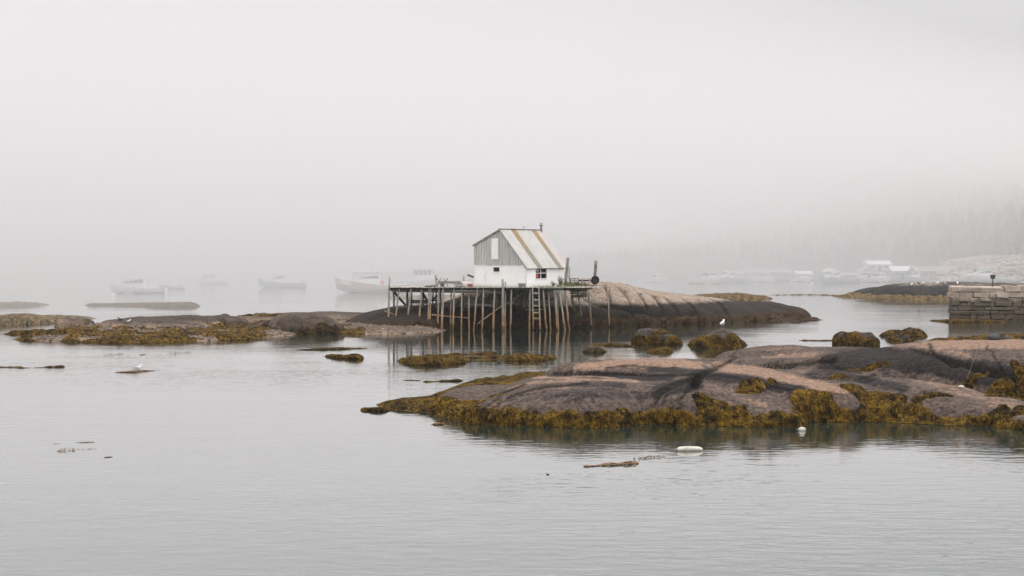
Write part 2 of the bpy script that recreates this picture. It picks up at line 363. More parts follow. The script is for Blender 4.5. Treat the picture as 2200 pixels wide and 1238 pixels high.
# ------------------------------------------------------------------ terrain / ledge builder
def ridge_h(X, Y, pts, p=2.2, b=1.0):
    out = np.full(X.shape, -b)
    if len(pts) == 1: pts = [pts[0], pts[0]]
    for a, c in zip(pts[:-1], pts[1:]):
        dx, dy = c[0]-a[0], c[1]-a[1]; L2 = dx*dx+dy*dy
        t = np.clip(((X-a[0])*dx+(Y-a[1])*dy)/L2, 0, 1) if L2 > 1e-9 else np.zeros(X.shape)
        ex, ey = X-(a[0]+t*dx), Y-(a[1]+t*dy); d = np.sqrt(ex*ex+ey*ey)+1e-6
        z = a[2]+t*(c[2]-a[2]); wf = a[3]+t*(c[3]-a[3]); wb = a[4]+t*(c[4]-a[4])
        k = 0.5+0.5*ey/d; w = wf*(1-k)+wb*k
        u = np.minimum(d/w, 1)
        out = np.maximum(out, (z+b)*(1-u**p)**(1.0/p)-b)
    return out
def rp(px, py, z, wf, wb):
    x, y = ground(px, py, z); return (x, y, z, wf, wb)

class Ledge:
    """height field of overlapping whalebacks on a world XY grid"""
    def __init__(s, x0, x1, y0, y1, res, hfun, seed=1, rough=0.10, warp=0.6, warp_s=0.25, resy=None, ns=1.0):
        nx = int((x1-x0)/res)+2; ny = int((y1-y0)/(resy or res))+2
        s.xs = np.linspace(x0, x1, nx); s.ys = np.linspace(y0, y1, ny)
        X, Y = np.meshgrid(s.xs, s.ys); s.X, s.Y, s.seed = X, Y, seed
        WX = X+warp*fbm(X*warp_s, Y*warp_s, 3, seed+5); WY = Y+warp*fbm(X*warp_s+31, Y*warp_s, 3, seed+9)
        s.Z = hfun(WX, WY)
        s.Z = s.Z+rough*fbm(X*0.55*ns, Y*0.55*ns, 5, seed)+rough*0.35*fbm(X*2.2*ns, Y*2.2*ns, 3, seed+3)
    def sample(s, x, y, A=None):
        A = s.Z if A is None else A
        fx = np.clip((x-s.xs[0])/(s.xs[1]-s.xs[0]), 0, len(s.xs)-1.001); fy = np.clip((y-s.ys[0])/(s.ys[1]-s.ys[0]), 0, len(s.ys)-1.001)
        ix, iy = fx.astype(int), fy.astype(int); tx, ty = fx-ix, fy-iy
        return (A[iy, ix]*(1-tx)+A[iy, ix+1]*tx)*(1-ty)+(A[iy+1, ix]*(1-tx)+A[iy+1, ix+1]*tx)*ty
    def hit(s, px, py):
        """first surface point seen from the photograph's viewpoint along a pixel"""
        Y = np.arange(s.ys[0], s.ys[-1], 0.04); X = (px-1100.0)/F*Y; Z = H-(py-YH)/F*Y
        ok = np.nonzero(s.sample(X, Y) >= Z)[0]
        i = ok[0] if len(ok) else len(Y)//2
        return X[i], Y[i]
    def groove(s, pix, depth=0.25, width=0.18, step=0.0):
        P = [s.hit(*p) for p in pix]
        D = np.full(s.X.shape, 1e9)
        for a, c in zip(P[:-1], P[1:]):
            dx, dy = c[0]-a[0], c[1]-a[1]; L2 = dx*dx+dy*dy+1e-9
            t = np.clip(((s.X-a[0])*dx+(s.Y-a[1])*dy)/L2, 0, 1)
            D = np.minimum(D, np.hypot(s.X-a[0]-t*dx, s.Y-a[1]-t*dy))
        e = np.exp(-(D/width)**2); s.Z = s.Z-depth*e; s.crack = np.maximum(getattr(s, 'crack', 0.0), np.exp(-(D/(width*.75))**2))
    def grid_mesh(s, name, Z, keep, P=None):
        ny, nx = Z.shape; idx = np.arange(ny*nx).reshape(ny, nx)
        k = keep[:-1, :-1] | keep[1:, :-1] | keep[:-1, 1:] | keep[1:, 1:]
        q = np.stack([idx[:-1, :-1][k], idx[:-1, 1:][k], idx[1:, 1:][k], idx[1:, :-1][k]], 1)
        P = P or (s.X, s.Y, Z); V = np.stack([P[0].ravel(), P[1].ravel(), P[2].ravel()], 1)
        used = np.unique(q); s.used = used; remap = np.full(ny*nx, -1); remap[used] = np.arange(len(used))
        return V[used], remap[q]
    def build(s, name, mat, parent=None):
        V, Q = s.grid_mesh(name, s.Z, s.Z > -0.25)
        me = np_mesh(name, V, Q)
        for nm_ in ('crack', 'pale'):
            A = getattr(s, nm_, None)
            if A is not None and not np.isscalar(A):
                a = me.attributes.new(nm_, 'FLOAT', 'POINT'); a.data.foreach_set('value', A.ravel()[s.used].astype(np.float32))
        return link(name, me, mat, parent, True)
    def weed(s, mask, mat, parent, n_blades=8000, L=0.45, wid=0.045, lump=0.22, cell=1.4, name='rockweed', seed=0, base_mesh=True):
        rng = np.random.default_rng(s.seed*13+seed)
        gy, gx = np.gradient(s.Z, s.ys[1]-s.ys[0], s.xs[1]-s.xs[0])
        nn = np.sqrt(1+gx*gx+gy*gy); NX, NY, NZ = -gx/nn, -gy/nn, 1/nn
        cu, cv = s.X*cell, (s.Y*0.8+s.Z*1.1)*cell
        lum = np.clip(1.0-worley(cu, cv, s.seed+4), 0, 1)**1.3*0.8+0.35*(fbm(cu*3, cv*3, 3, s.seed+8)*0.5+0.5)
        off = mask*(0.03+lump*lum)-(1-mask)*0.12
        PX, PY, PZ = s.X+NX*off, s.Y+NY*off, s.Z+NZ*off
        keep = (mask > 0.25) & (PZ > -0.15) & base_mesh
        V, Q = s.grid_mesh(name, s.Z, keep, (PX, PY, PZ))
        tint = np.full(len(V), 0.30)
        prob = np.where((mask > 0.45) & (PZ > -0.08), 1.0, 0.0)*np.minimum(nn, 4); pr = prob.ravel()
        if pr.sum() > 0 and n_blades:
            pick = rng.choice(pr.size, n_blades, p=pr/pr.sum())
            x = s.X.ravel()[pick]+rng.uniform(-.5, .5, n_blades)*(s.xs[1]-s.xs[0]); y = s.Y.ravel()[pick]+rng.uniform(-.5, .5, n_blades)*(s.ys[1]-s.ys[0])
            ddx, ddy = -s.sample(x, y, gx), -s.sample(x, y, gy); g = np.hypot(ddx, ddy)+1e-6
            a = rng.uniform(0, 2*np.pi, n_blades); k = np.clip(g, 0, 1)*0.5
            dx, dy = ddx/g*k+np.cos(a)*(1-k), ddy/g*k+np.sin(a)*(1-k); m = np.hypot(dx, dy)+1e-6; dx, dy = dx/m, dy/m
            ln = L*rng.uniform(0.5, 1.3, n_blades); ww = wid*rng.uniform(.6, 1.5, n_blades)
            tb = rng.uniform(0, 1, n_blades); lift = rng.uniform(0.005, 0.05, n_blades)*(L/.4)
            rows = []; px_, py_ = x.copy(), y.copy()
            for j in range(4):
                f = j/3.0
                o_ = s.sample(px_, py_, off)+lift*(0.35+math.sin(math.pi*f*0.9)); ax, ay, az = s.sample(px_, py_, NX), s.sample(px_, py_, NY), s.sample(px_, py_, NZ)
                X3, Y3 = px_+ax*o_, py_+ay*o_; Z3 = np.maximum(s.sample(px_, py_)+az*o_, 0.010*(1+tb))
                w = ww*(0.7+0.6*math.sin(math.pi*min(f+0.2, 1)))*0.5
                rows.append(np.stack([X3-dy*w, Y3+dx*w, Z3], 1)); rows.append(np.stack([X3+dy*w, Y3-dx*w, Z3+rng.uniform(-.015, .015, n_blades)], 1))
                bend = rng.uniform(-.7, .7, n_blades); dx, dy = dx*np.cos(bend)-dy*np.sin(bend), dx*np.sin(bend)+dy*np.cos(bend)
                gl = np.abs(s.sample(px_, py_, gx)*dx+s.sample(px_, py_, gy)*dy); hor = ln/np.sqrt(1+np.minimum(gl, 5)**2)
                px_ = px_+dx*hor/3; py_ = py_+dy*hor/3
            B = np.stack(rows, 1).reshape(-1, 3); base = len(V)+np.arange(n_blades)*8
            qs = [np.stack([base+2*j, base+2*j+1, base+2*j+3, base+2*j+2], 1) for j in range(3)]
            V = np.concatenate([V, B]); Q = np.concatenate([Q]+qs); tint = np.concatenate([tint, np.repeat(tb, 8)])
        me = np_mesh(name, V, Q, tint)
        o = link(name, me, mat, parent, True); o['kind'] = 'stuff'
        return o

def multi(*ridges, floor=-1.0, p=2.2):
    def h(X, Y):
        z = np.full(X.shape, floor)
        for r in ridges: z = np.maximum(z, ridge_h(X, Y, r, p))
        return z
    return h

def pebbles(led, n, region, mat, name, label, smin=0.03, smax=0.09, seed=3, parent=None):
    rng = np.random.default_rng(seed)
    t = (1+5**0.5)/2
    ico = np.array([(-1, t, 0), (1, t, 0), (-1, -t, 0), (1, -t, 0), (0, -1, t), (0, 1, t), (0, -1, -t), (0, 1, -t), (t, 0, -1), (t, 0, 1), (-t, 0, -1), (-t, 0, 1)])/1.9
    fc = np.array([(0, 11, 5), (0, 5, 1), (0, 1, 7), (0, 7, 10), (0, 10, 11), (1, 5, 9), (5, 11, 4), (11, 10, 2), (10, 7, 6), (7, 1, 8), (3, 9, 4), (3, 4, 2), (3, 2, 6), (3, 6, 8), (3, 8, 9), (4, 9, 5), (2, 4, 11), (6, 2, 10), (8, 6, 7), (9, 8, 1)])
    pr = region.ravel().astype(float); pick = rng.choice(pr.size, n, p=pr/pr.sum())
    x = led.X.ravel()[pick]+rng.uniform(-.1, .1, n); y = led.Y.ravel()[pick]+rng.uniform(-.1, .1, n); z = led.sample(x, y)
    sz = smin+(smax-smin)*rng.random(n)**2.5
    sc = sz[:, None, None]*rng.uniform(.7, 1.3, (n, 1, 3))*np.array([1.2, 1.2, 0.7])
    V = ico[None]*sc*rng.uniform(.88, 1.12, (n, 12, 1))
    V = V+np.stack([x, y, z+sz*0.15], 1)[:, None]
    Q = fc[None]+(np.arange(n)*12)[:, None, None]
    o = link(name, np_mesh(name, V.reshape(-1, 3), Q.reshape(-1, 3)), mat, parent)
    o['kind'] = 'stuff'
    if parent is None: o['label'] = label
    return o

# ================================================================== near ledge (foreground right)
near_ridges = [
    # A front-left whaleback
    [rp(1050, 868, 0.55, 2.2, 3.0), rp(1110, 830, 1.15, 4.6, 3.5), rp(1240, 810, 1.58, 5.8, 3.2), rp(1370, 811, 1.60, 6.0, 3.0), rp(1420, 818, 1.52, 5.4, 2.6)],
    [rp(1060, 872, 0.70, 1.4, 1.6), rp(1130, 848, 1.15, 2.6, 1.8), rp(1230, 834, 1.42, 4.2, 2.2)],
    # B pinkish back dome
    [rp(1258, 790, 1.35, 2.2, 3.0), rp(1330, 776, 1.85, 3.0, 5.0), rp(1440, 775, 1.98, 3.2, 5.0), rp(1478, 781, 1.85, 2.4, 4.0)],
    # C tilted slab
    [rp(1428, 838, 1.28, 2.4, 1.2), rp(1476, 822, 1.66, 3.0, 1.3)],
    # D long sloping dome
    [rp(1535, 786, 1.95, 4.6, 4.0), rp(1640, 801, 1.85, 4.2, 3.0), rp(1740, 823, 1.5, 3.2, 2.2), rp(1800, 840, 1.15, 2.0, 1.6)],
    # E low front dome
    [rp(1515, 830, 1.35, 4.2, 1.6), rp(1590, 848, 1.12, 3.6, 1.5), rp(1655, 874, 0.70, 1.8, 1.2)],
    # F low flat bench
    [rp(1668, 843, 1.0, 3.2, 1.2), rp(1738, 847, 0.92, 3.2, 1.2)],
    # G back strips
    [rp(1490, 772, 1.5, 2.4, 3.5), rp(1620, 768, 1.75, 2.6, 3.5), rp(1760, 764, 1.95, 3.0, 4.0), rp(1850, 758, 2.05, 3.2, 4.0)],
    [rp(1630, 752, 1.7, 3.0, 3.0), rp(1690, 745, 2.0, 4.0, 4.0), rp(1800, 748, 1.9, 4.0, 4.0)],
    # H big dark dome
    [rp(1805, 772, 1.75, 4.2, 3.0), rp(1900, 750, 2.25, 8.0, 4.0), rp(2020, 744, 2.35, 9.0, 4.0), rp(2120, 775, 1.8, 6.5, 4.0)],
    # I pale right dome
    [rp(2040, 737, 2.65, 5.5, 4.0), rp(2120, 733, 2.8, 8.5, 4.5), rp(2300, 735, 2.85, 11.0, 6.0), rp(2420, 745, 2.4, 10.0, 6.0)],
    # J long front slab
    [rp(1712, 794, 1.45, 2.6, 2.0), rp(1800, 799, 1.60, 4.6, 2.6), rp(1950, 823, 1.38, 5.0, 2.8), rp(2090, 851, 1.0, 3.6, 2.8), rp(2210, 886, 0.52, 2.0, 2.6), rp(2330, 900, .4, 2.5, 3)],
    # low weedy apron: along the whole front and the tail running left
    [rp(850, 868, 0.03, 0.9, 1.2), rp(920, 864, 0.14, 2.2, 3.0), rp(1000, 866, 0.26, 3.2, 5.0), rp(1080, 880, 0.18, 1.5, 5.0), rp(1300, 893, 0.14, 0.7, 4.0),
     rp(1560, 893, 0.14, 0.7, 4.0), rp(1750, 886, 0.24, 1.0, 4.0), rp(1900, 890, 0.24, 1.2, 4.0), rp(2100, 903, 0.14, 1.2, 4.0), rp(2300, 912, 0.12, 1.4, 4)],
    [rp(1000, 848, 0.16, 2.2, 2.0), rp(1110, 818, 0.24, 3.0, 3.5), rp(1215, 802, 0.34, 2.5, 2.5)],
    # ground between the domes
    [rp(1500, 800, 0.60, 6.0, 6.0), rp(1700, 800, 0.75, 8.0, 8.0), rp(2000, 805, 0.75, 8.0, 10.0), rp(2350, 805, .7, 8, 12)],
]
near = Ledge(-8.5, 46.0, 71.0, 118.0, 0.10, multi(*near_ridges, p=3.6), seed=11, rough=0.10, warp=0.6, warp_s=0.3, resy=0.12)
def soften(A, n=2):
    for _ in range(n):
        B = np.pad(A, 1, mode='edge'); A = (B[:-2, 1:-1]+2*B[1:-1, 1:-1]+B[2:, 1:-1])/4; B = np.pad(A, 1, mode='edge'); A = (B[1:-1, :-2]+2*B[1:-1, 1:-1]+B[1:-1, 2:])/4
    return A
near.Z = soften(near.Z, 3)
near.Z = near.Z+0.05*fbm(near.X*1.1, near.Y*2.2, 4, 333)-0.05*np.clip(fbm(near.X*0.5+near.Y*0.15, near.Y*1.3-near.X*.2, 4, 71), 0, 1)
for g in ([(1488, 830), (1500, 808), (1530, 795), (1560, 778)], [(1410, 852), (1450, 826), (1490, 816)],
          [(1965, 752), (2030, 770), (2120, 796), (2200, 815)], [(1060, 872), (1110, 850), (1160, 842)], [(1630, 786), (1700, 782), (1790, 774)],
          [(1960, 880), (1972, 852), (1995, 840)], [(1545, 770), (1575, 757)], [(1860, 820), (1890, 808)]):
    near.groove(g, 0.40, 0.22)
# paler and darker rock, as strokes (pixel polyline, radius, value) carried onto the ledge
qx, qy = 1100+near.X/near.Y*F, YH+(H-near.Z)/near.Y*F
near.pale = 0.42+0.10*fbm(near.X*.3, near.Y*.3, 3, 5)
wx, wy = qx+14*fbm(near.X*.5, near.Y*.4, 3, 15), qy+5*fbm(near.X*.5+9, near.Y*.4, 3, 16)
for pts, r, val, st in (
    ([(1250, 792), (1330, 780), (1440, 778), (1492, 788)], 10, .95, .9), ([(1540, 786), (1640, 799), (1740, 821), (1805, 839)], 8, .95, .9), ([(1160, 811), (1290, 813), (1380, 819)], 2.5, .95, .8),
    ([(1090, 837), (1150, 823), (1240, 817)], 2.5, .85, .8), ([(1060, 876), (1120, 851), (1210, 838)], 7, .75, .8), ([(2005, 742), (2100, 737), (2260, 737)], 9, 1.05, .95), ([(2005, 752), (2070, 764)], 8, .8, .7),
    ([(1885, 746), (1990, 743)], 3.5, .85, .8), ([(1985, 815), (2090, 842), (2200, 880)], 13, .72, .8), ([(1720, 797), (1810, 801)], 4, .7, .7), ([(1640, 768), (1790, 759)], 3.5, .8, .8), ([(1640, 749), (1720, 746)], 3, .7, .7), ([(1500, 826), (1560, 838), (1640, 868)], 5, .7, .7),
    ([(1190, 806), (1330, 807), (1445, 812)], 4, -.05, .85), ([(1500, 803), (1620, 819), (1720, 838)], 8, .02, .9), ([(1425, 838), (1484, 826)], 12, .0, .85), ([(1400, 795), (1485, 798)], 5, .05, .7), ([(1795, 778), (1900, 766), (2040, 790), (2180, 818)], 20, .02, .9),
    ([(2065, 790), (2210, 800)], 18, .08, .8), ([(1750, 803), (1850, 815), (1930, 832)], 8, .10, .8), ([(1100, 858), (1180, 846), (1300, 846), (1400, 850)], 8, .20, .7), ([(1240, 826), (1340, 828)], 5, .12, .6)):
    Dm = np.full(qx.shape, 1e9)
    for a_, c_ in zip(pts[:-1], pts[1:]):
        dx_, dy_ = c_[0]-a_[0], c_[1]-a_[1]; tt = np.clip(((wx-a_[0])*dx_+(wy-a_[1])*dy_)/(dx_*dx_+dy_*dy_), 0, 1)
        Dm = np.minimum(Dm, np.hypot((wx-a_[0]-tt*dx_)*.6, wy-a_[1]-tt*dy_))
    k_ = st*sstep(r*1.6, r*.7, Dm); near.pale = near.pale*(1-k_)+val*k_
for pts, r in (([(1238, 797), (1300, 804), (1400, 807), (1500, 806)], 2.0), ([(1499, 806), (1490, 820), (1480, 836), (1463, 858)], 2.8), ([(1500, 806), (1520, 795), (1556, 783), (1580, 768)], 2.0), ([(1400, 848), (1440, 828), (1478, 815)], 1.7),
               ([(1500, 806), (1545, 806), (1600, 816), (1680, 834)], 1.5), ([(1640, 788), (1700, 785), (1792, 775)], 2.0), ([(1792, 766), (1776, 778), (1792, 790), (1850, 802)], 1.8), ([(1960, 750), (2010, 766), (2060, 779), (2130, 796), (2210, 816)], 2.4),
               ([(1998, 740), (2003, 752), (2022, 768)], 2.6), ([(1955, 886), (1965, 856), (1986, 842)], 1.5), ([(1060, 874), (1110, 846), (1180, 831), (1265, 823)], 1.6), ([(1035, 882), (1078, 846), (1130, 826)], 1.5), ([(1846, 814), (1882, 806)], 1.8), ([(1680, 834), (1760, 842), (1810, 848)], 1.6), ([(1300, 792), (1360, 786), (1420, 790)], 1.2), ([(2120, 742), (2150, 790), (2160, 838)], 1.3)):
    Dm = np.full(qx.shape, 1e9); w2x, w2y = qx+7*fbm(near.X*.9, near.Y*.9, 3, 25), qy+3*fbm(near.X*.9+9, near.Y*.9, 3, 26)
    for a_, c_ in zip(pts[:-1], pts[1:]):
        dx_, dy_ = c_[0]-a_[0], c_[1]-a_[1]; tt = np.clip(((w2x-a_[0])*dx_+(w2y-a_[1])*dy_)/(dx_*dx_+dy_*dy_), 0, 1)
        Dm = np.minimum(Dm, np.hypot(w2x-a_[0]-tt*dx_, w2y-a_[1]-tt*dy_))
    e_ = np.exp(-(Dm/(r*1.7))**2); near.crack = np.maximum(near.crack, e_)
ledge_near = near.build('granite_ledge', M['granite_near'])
tag(ledge_near, 'long rounded pinkish grey granite ledge with golden seaweed skirt in the right foreground', 'rock ledge')
nz = near.Z
pxn = 1100+near.X/near.Y*F
edge = fbm(near.X*0.45, near.Y*0.45, 4, 71)
edge2 = fbm(near.X*1.3, near.Y*0.6, 4, 171); low = sstep(0.80, 0.55, nz+0.60*edge+0.40*edge2)
tail = sstep(1120, 1040, pxn+60*edge)*sstep(0.8, 0.6, nz+0.2*edge)
front_only = sstep(86, 83, near.Y-0.0*near.X)
back_low = sstep(0.55, 0.25, nz+0.3*edge)
crease = sstep(0.15, 0.45, fbm(near.X*0.35, near.Y*0.5, 4, 99))*sstep(1.25, 0.95, nz)*sstep(82, 86, near.Y)*sstep(1450, 1600, pxn)
pat = np.zeros_like(nz)
for (ppx, ppy, rx, ry) in ((1622, 832, .7, .7), (1655, 820, .22, .4), (1600, 843, .5, .5), (1735, 852, .9, .6), (1850, 842, .9, .9), (1905, 868, 1.0, .8), (1800, 812, .5, .3), (1520, 870, .8, .6), (2080, 830, 1.2, .3), (2190, 800, .25, 1.2), (2140, 842, 1.2, .35), (1870, 790, 1.3, .35), (2010, 850, .7, .25)):
    hx, hy = near.hit(ppx, ppy); pat = np.maximum(pat, sstep(1.15, 0.75, np.hypot((near.X-hx)/rx, (near.Y-hy)/ry)+0.55*edge2))
nm = np.clip(np.maximum.reduce([pat, low*front_only, tail, back_low, crease]), 0, 1)*(nz > -0.5)
near.weed(nm, M['weed'], ledge_near, 200000, 0.17, 0.028, np.where(((pat > .2) & (low < .3)) | (pxn < 1040), .12, np.clip(.17+.4*edge, .06, .30)), 0.9)

# gravel pocket between the domes
gx, gy = ground(1720, 788, 1.1)
reg = (np.hypot((near.X-gx)/4.2, (near.Y-gy)/3.2) < 1) & (nz < 1.45)
if reg.sum() > 20: pebbles(near, 2600, reg, M['pebble_pale'], 'gravel', None, 0.03, 0.10, 5, ledge_near)

# ================================================================== shack ledge
t_px = np.array([745, 780, 830, 880, 940, 972, 992, 1060, 1130, 1215, 1290, 1340, 1400, 1480, 1560, 1620, 1680, 1715, 1745], float)
t_yf = np.array([706, 709, 712, 712, 710, 707, 706, 705, 705, 705, 703, 702, 699, 697, 693, 691, 688, 686, 685], float)
t_w = np.array([7, 7, 7, 7, 5, 4, 3.5, 3.2, 3.2, 4.5, 8, 9, 9, 9, 8.5, 8, 6, 5, 4], float)
t_z = np.array([0.7, 1.45, 2.05, 2.25, 2.5, 3.0, 3.5, 3.85, 4.05, 4.12, 4.5, 4.2, 3.4, 2.85, 2.3, 1.9, 1.0, 0.3, -0.3], float)
t_Yf = F*H/(t_yf-YH); t_X = (t_px-1100)/F*(t_Yf+t_w*0.6)
def shack_h(X, Y):
    Yf = np.interp(X, t_X, t_Yf); w = np.interp(X, t_X, t_w); zc = np.interp(X, t_X, t_z); b = 0.5
    t = (Y-Yf)/w; flat_w = 4.0
    u = np.where(t < 1, np.clip(1-t, 0, 1), np.clip((t-1-flat_w/w)*w/9.0, 0, 1))
    p = np.interp(X, [-9, -5, 0, 12, 18], [2.0, 2.6, 2.6, 2.3, 2.1])
    z = (zc+b)*(1-u**p)**(1/p)-b
    z = np.where((X < t_X[0]) | (X > t_X[-1]), -1.0, z)
    z = np.maximum(z, ridge_h(X, Y, [(25.0, 204, 1.75, 7, 5), (29.0, 205, 1.75, 7, 5), (32.3, 206, 1.25, 4.2, 4)], 2.6))
    # weedy apron at the right end and pebbly foot at the left
    z = np.maximum(z, ridge_h(X, Y, [rp(1690, 686, 0.25, 2.5, 3), rp(1735, 683, 0.25, 2, 3)], 2))
    return z
sl = Ledge(-19.5, 37.0, 160.0, 213.0, 0.16, shack_h, seed=23, rough=0.10, warp=0.7, warp_s=0.16, resy=0.13)
for g, d, w in (([(1258, 640), (1313, 651), (1348, 659), (1390, 664), (1430, 675), (1453, 681)], 0.6, 0.30), ([(1200, 666), (1253, 672), (1287, 681), (1326, 691), (1358, 696)], 0.5, 0.26),
                ([(1298, 612), (1308, 628), (1313, 650)], 0.45, 0.22), ([(1330, 617), (1342, 630), (1356, 656), (1360, 693)], 0.5, 0.22), ([(1362, 621), (1371, 627), (1390, 659)], 0.5, 0.22),
                ([(1398, 632), (1411, 641), (1424, 667)], 0.5, 0.22), ([(1430, 640), (1437, 646), (1461, 672)], 0.5, 0.22), ([(1470, 643), (1480, 650), (1500, 675)], 0.45, 0.22),
                ([(1530, 645), (1543, 649), (1566, 680)], 0.45, 0.22), ([(1453, 681), (1475, 675), (1510, 681)], 0.35, 0.3), ([(1231, 650), (1245, 665), (1250, 672)], .25, .2)):
    sl.groove(g, d, w)
ledge_shack = sl.build('granite_ledge', M['granite_shack'])
tag(ledge_shack, 'big whaleback granite ledge, pale on top and black at tide line, carrying the shack', 'rock ledge')
ez = fbm(sl.X*0.5, sl.Y*0.5, 4, 171)
sm = sstep(0.95, 0.6, sl.Z+0.5*ez)*sstep(-0.25, 0.15, fbm(sl.X*0.8, sl.Y*0.5, 3, 44)+0.1)
sl.weed(sm*(sl.Z > -0.4)*(sl.Y < 200)*sstep(850, 900, 1100+sl.X/sl.Y*F), M['weed_brown'], ledge_shack, 26000, 0.45, 0.07, 0.16, 1.0)

# ================================================================== left ledge and bar
left_ridges = [
    [rp(70, 729, 0.05, 1.2, 2.0), rp(140, 722, 0.35, 3.2, 5), rp(300, 722, 0.40, 4.5, 6), rp(480, 717, 0.40, 4, 5), rp(560, 712, .35, 3.5, 5)],
    [rp(60, 715, 0.12, 2, 3), rp(150, 712, 0.25, 3, 4), rp(230, 706, .4, 3, 4)],
    [rp(240, 694, 0.70, 2.6, 4), rp(275, 686, 1.10, 3.2, 4), rp(345, 687, 1.1, 3.2, 4), rp(390, 694, .8, 2.6, 4)],
    [rp(310, 681, 1.10, 3.5, 5), rp(400, 678, 1.25, 4.5, 5), rp(440, 680, 1.15, 4, 5)],
    [rp(520, 688, 0.7, 5, 6), rp(620, 674, 0.9, 6, 8), rp(700, 671, 0.95, 7, 8), rp(790, 675, 0.9, 7, 8)],
    [rp(550, 705, 0.40, 6, 6), rp(640, 700, 0.40, 8, 8), rp(740, 697, 0.50, 8.5, 8), rp(820, 701, 0.48, 7, 8), rp(870, 704, .35, 4.5, 5)],
    [rp(470, 712, .45, 5, 5), rp(330, 710, .5, 6, 6)],
]
lf = Ledge(-58, -3.5, 140.0, 210.0, 0.19, multi(*left_ridges, p=2.8), seed=37, rough=0.12, warp=0.8, warp_s=0.2, resy=0.19)
ledge_left = lf.build('granite_ledge', M['granite_left'])
tag(ledge_left, 'low sprawling granite ledge with gravel bar and seaweed fringe left of the wharf', 'rock ledge')
el = fbm(lf.X*0.4, lf.Y*0.4, 4, 271); pxl = 1100+lf.X/lf.Y*F
lm = sstep(0.50, 0.34, lf.Z+0.55*el)*sstep(600, 540, pxl+50*el)
lm = np.maximum(lm*sstep(-.45, -.1, fbm(lf.X*.35+5, lf.Y*.2, 3, 9)), sstep(0.34, 0.46, fbm(lf.X*0.25, lf.Y*0.3, 4, 12))*sstep(0.95, 0.8, lf.Z)*0.9)
lf.weed(lm*(lf.Z > -0.4), M['weed_gold'], ledge_left, 45000, 0.45, 0.08, 0.24, 0.9)
reg = (lf.Z > 0.05) & (lf.Z < 0.6) & (lm < 0.3)
pebbles(lf, 9000, reg, M['pebble'], 'gravel', None, 0.04, 0.16, 9, ledge_left)

# ================================================================== boulders in the water (thing > body, rockweed)
def boulder(name, label, ridges, mat, weedmat, seed, res=0.07, blades=6000, wz=0.9, rough=0.06, p=2.6, group=None, pad=0.7, wn_=1.1, lump=.11, L=.15):
    xs = [q[0] for r in ridges for q in r]; ys = [q[1] for r in ridges for q in r]; w = max(max(q[3], q[4]) for r in ridges for q in r)+pad
    led = Ledge(min(xs)-w, max(xs)+w, min(ys)-w, max(ys)+w, res, multi(*ridges, p=p), seed=seed, rough=rough, warp=0.5, warp_s=0.55, ns=1.8)
    led.Z = led.Z+(0.16*fbm(led.X*0.9, led.Y*0.9, 2, seed+21)-0.10*np.abs(fbm(led.X*1.1+7, led.Y*.7, 2, seed+31)))*np.clip(led.Z+.2, 0, 1)
    o = led.build(name, mat); tag(o, label, 'boulder', group)
    m = sstep(wz+0.12, wz-0.12, led.Z+wn_*fbm(led.X*0.9, led.Y*0.9, 3, seed+50))*(led.Z > -0.35)
    led.weed(m, weedmat, o, blades, L, 0.045, lump, 1.8)
    return o, led
def bl(px, pyb, z, wf, wb, off=0.0):
    """spine point whose water line is at row pyb"""
    x, y = ground(px, pyb); return (x*(y+off)/y, y+off, z, wf, wb)
boulder('boulder', 'flat topped boulder with bare grey left shoulder standing in the channel', [[bl(1390, 741, 1.25, 1.15, 1.3, 1.5), bl(1422, 741, 1.15, 1.1, 1.3, 1.4)], [bl(1436, 742, .9, .7, 1.0, 1.0)]], M['granite_weedy'], M['weed'], 41, blades=9000, wz=0.75, p=3.2)
_, led_b = boulder('boulder', 'biggest seaweed covered boulder, the one with the gull on top', [[bl(1512, 749, 1.05, 1.3, 1.3, 1.6), bl(1545, 749, 1.5, 1.6, 1.5, 1.9), bl(1566, 749, 1.25, 1.3, 1.4, 1.6)], [bl(1500, 744, .45, 1.0, 1.0, 1.3), bl(1578, 744, .5, 1.1, 1.0, 1.3)]], M['granite_weedy'], M['weed'], 43, blades=16000, wz=1.15, p=2.2)
boulder('boulder', 'squarish brown seaweed covered boulder behind the near ledge', [[bl(1818, 743, 1.0, 1.05, 1.2, 1.4), bl(1855, 743, 1.02, 1.0, 1.2, 1.3)]], M['granite_weedy'], M['weed'], 47, blades=7000, wz=.9, p=3.6)
boulder('boulder', 'low flat boulder at the left of the small weedy trio', [[bl(1908, 724, .3, .8, 1.0, 1.0), bl(1926, 722, .5, 1.0, 1.0, 1.3)]], M['granite_weedy'], M['weed'], 49, blades=3000, wz=0.6)
boulder('boulder', 'front rounded boulder of the small weedy trio', [[bl(1928, 733, .5, .8, 1.0, 1.0), bl(1946, 733, .58, .9, 1.0, 1.0)]], M['granite_weedy'], M['weed'], 51, blades=3000, wz=0.6)
boulder('boulder', 'tallest boulder at the back of the small weedy trio', [[bl(1956, 723, .72, .9, 1.0, 1.1), bl(1970, 724, .5, .9, 1.0, 1.1)]], M['granite_weedy'], M['weed'], 53, blades=3000, wz=0.75)
M['granite_boulder'] = granite('granite_boulder', (0.105, 0.080, 0.063), (0.058, 0.046, 0.038), (0.020, 0.0165, 0.015), 0.0, 0.7, 0.6)
boulder('boulder', 'massive rounded brown boulder at the right end of the left ledge', [[bl(588, 715, 1.05, 2.4, 3, 2.6), bl(635, 718, 1.85, 3.0, 3.4, 3.2), bl(672, 718, 1.65, 2.6, 3, 2.8), bl(698, 718, 1.15, 1.8, 2.4, 1.8)], [bl(560, 714, .7, 2, 3, 2)]], M['granite_boulder'], M['weed_brown'], 58, .12, 7000, .55, p=2.6, lump=.1)
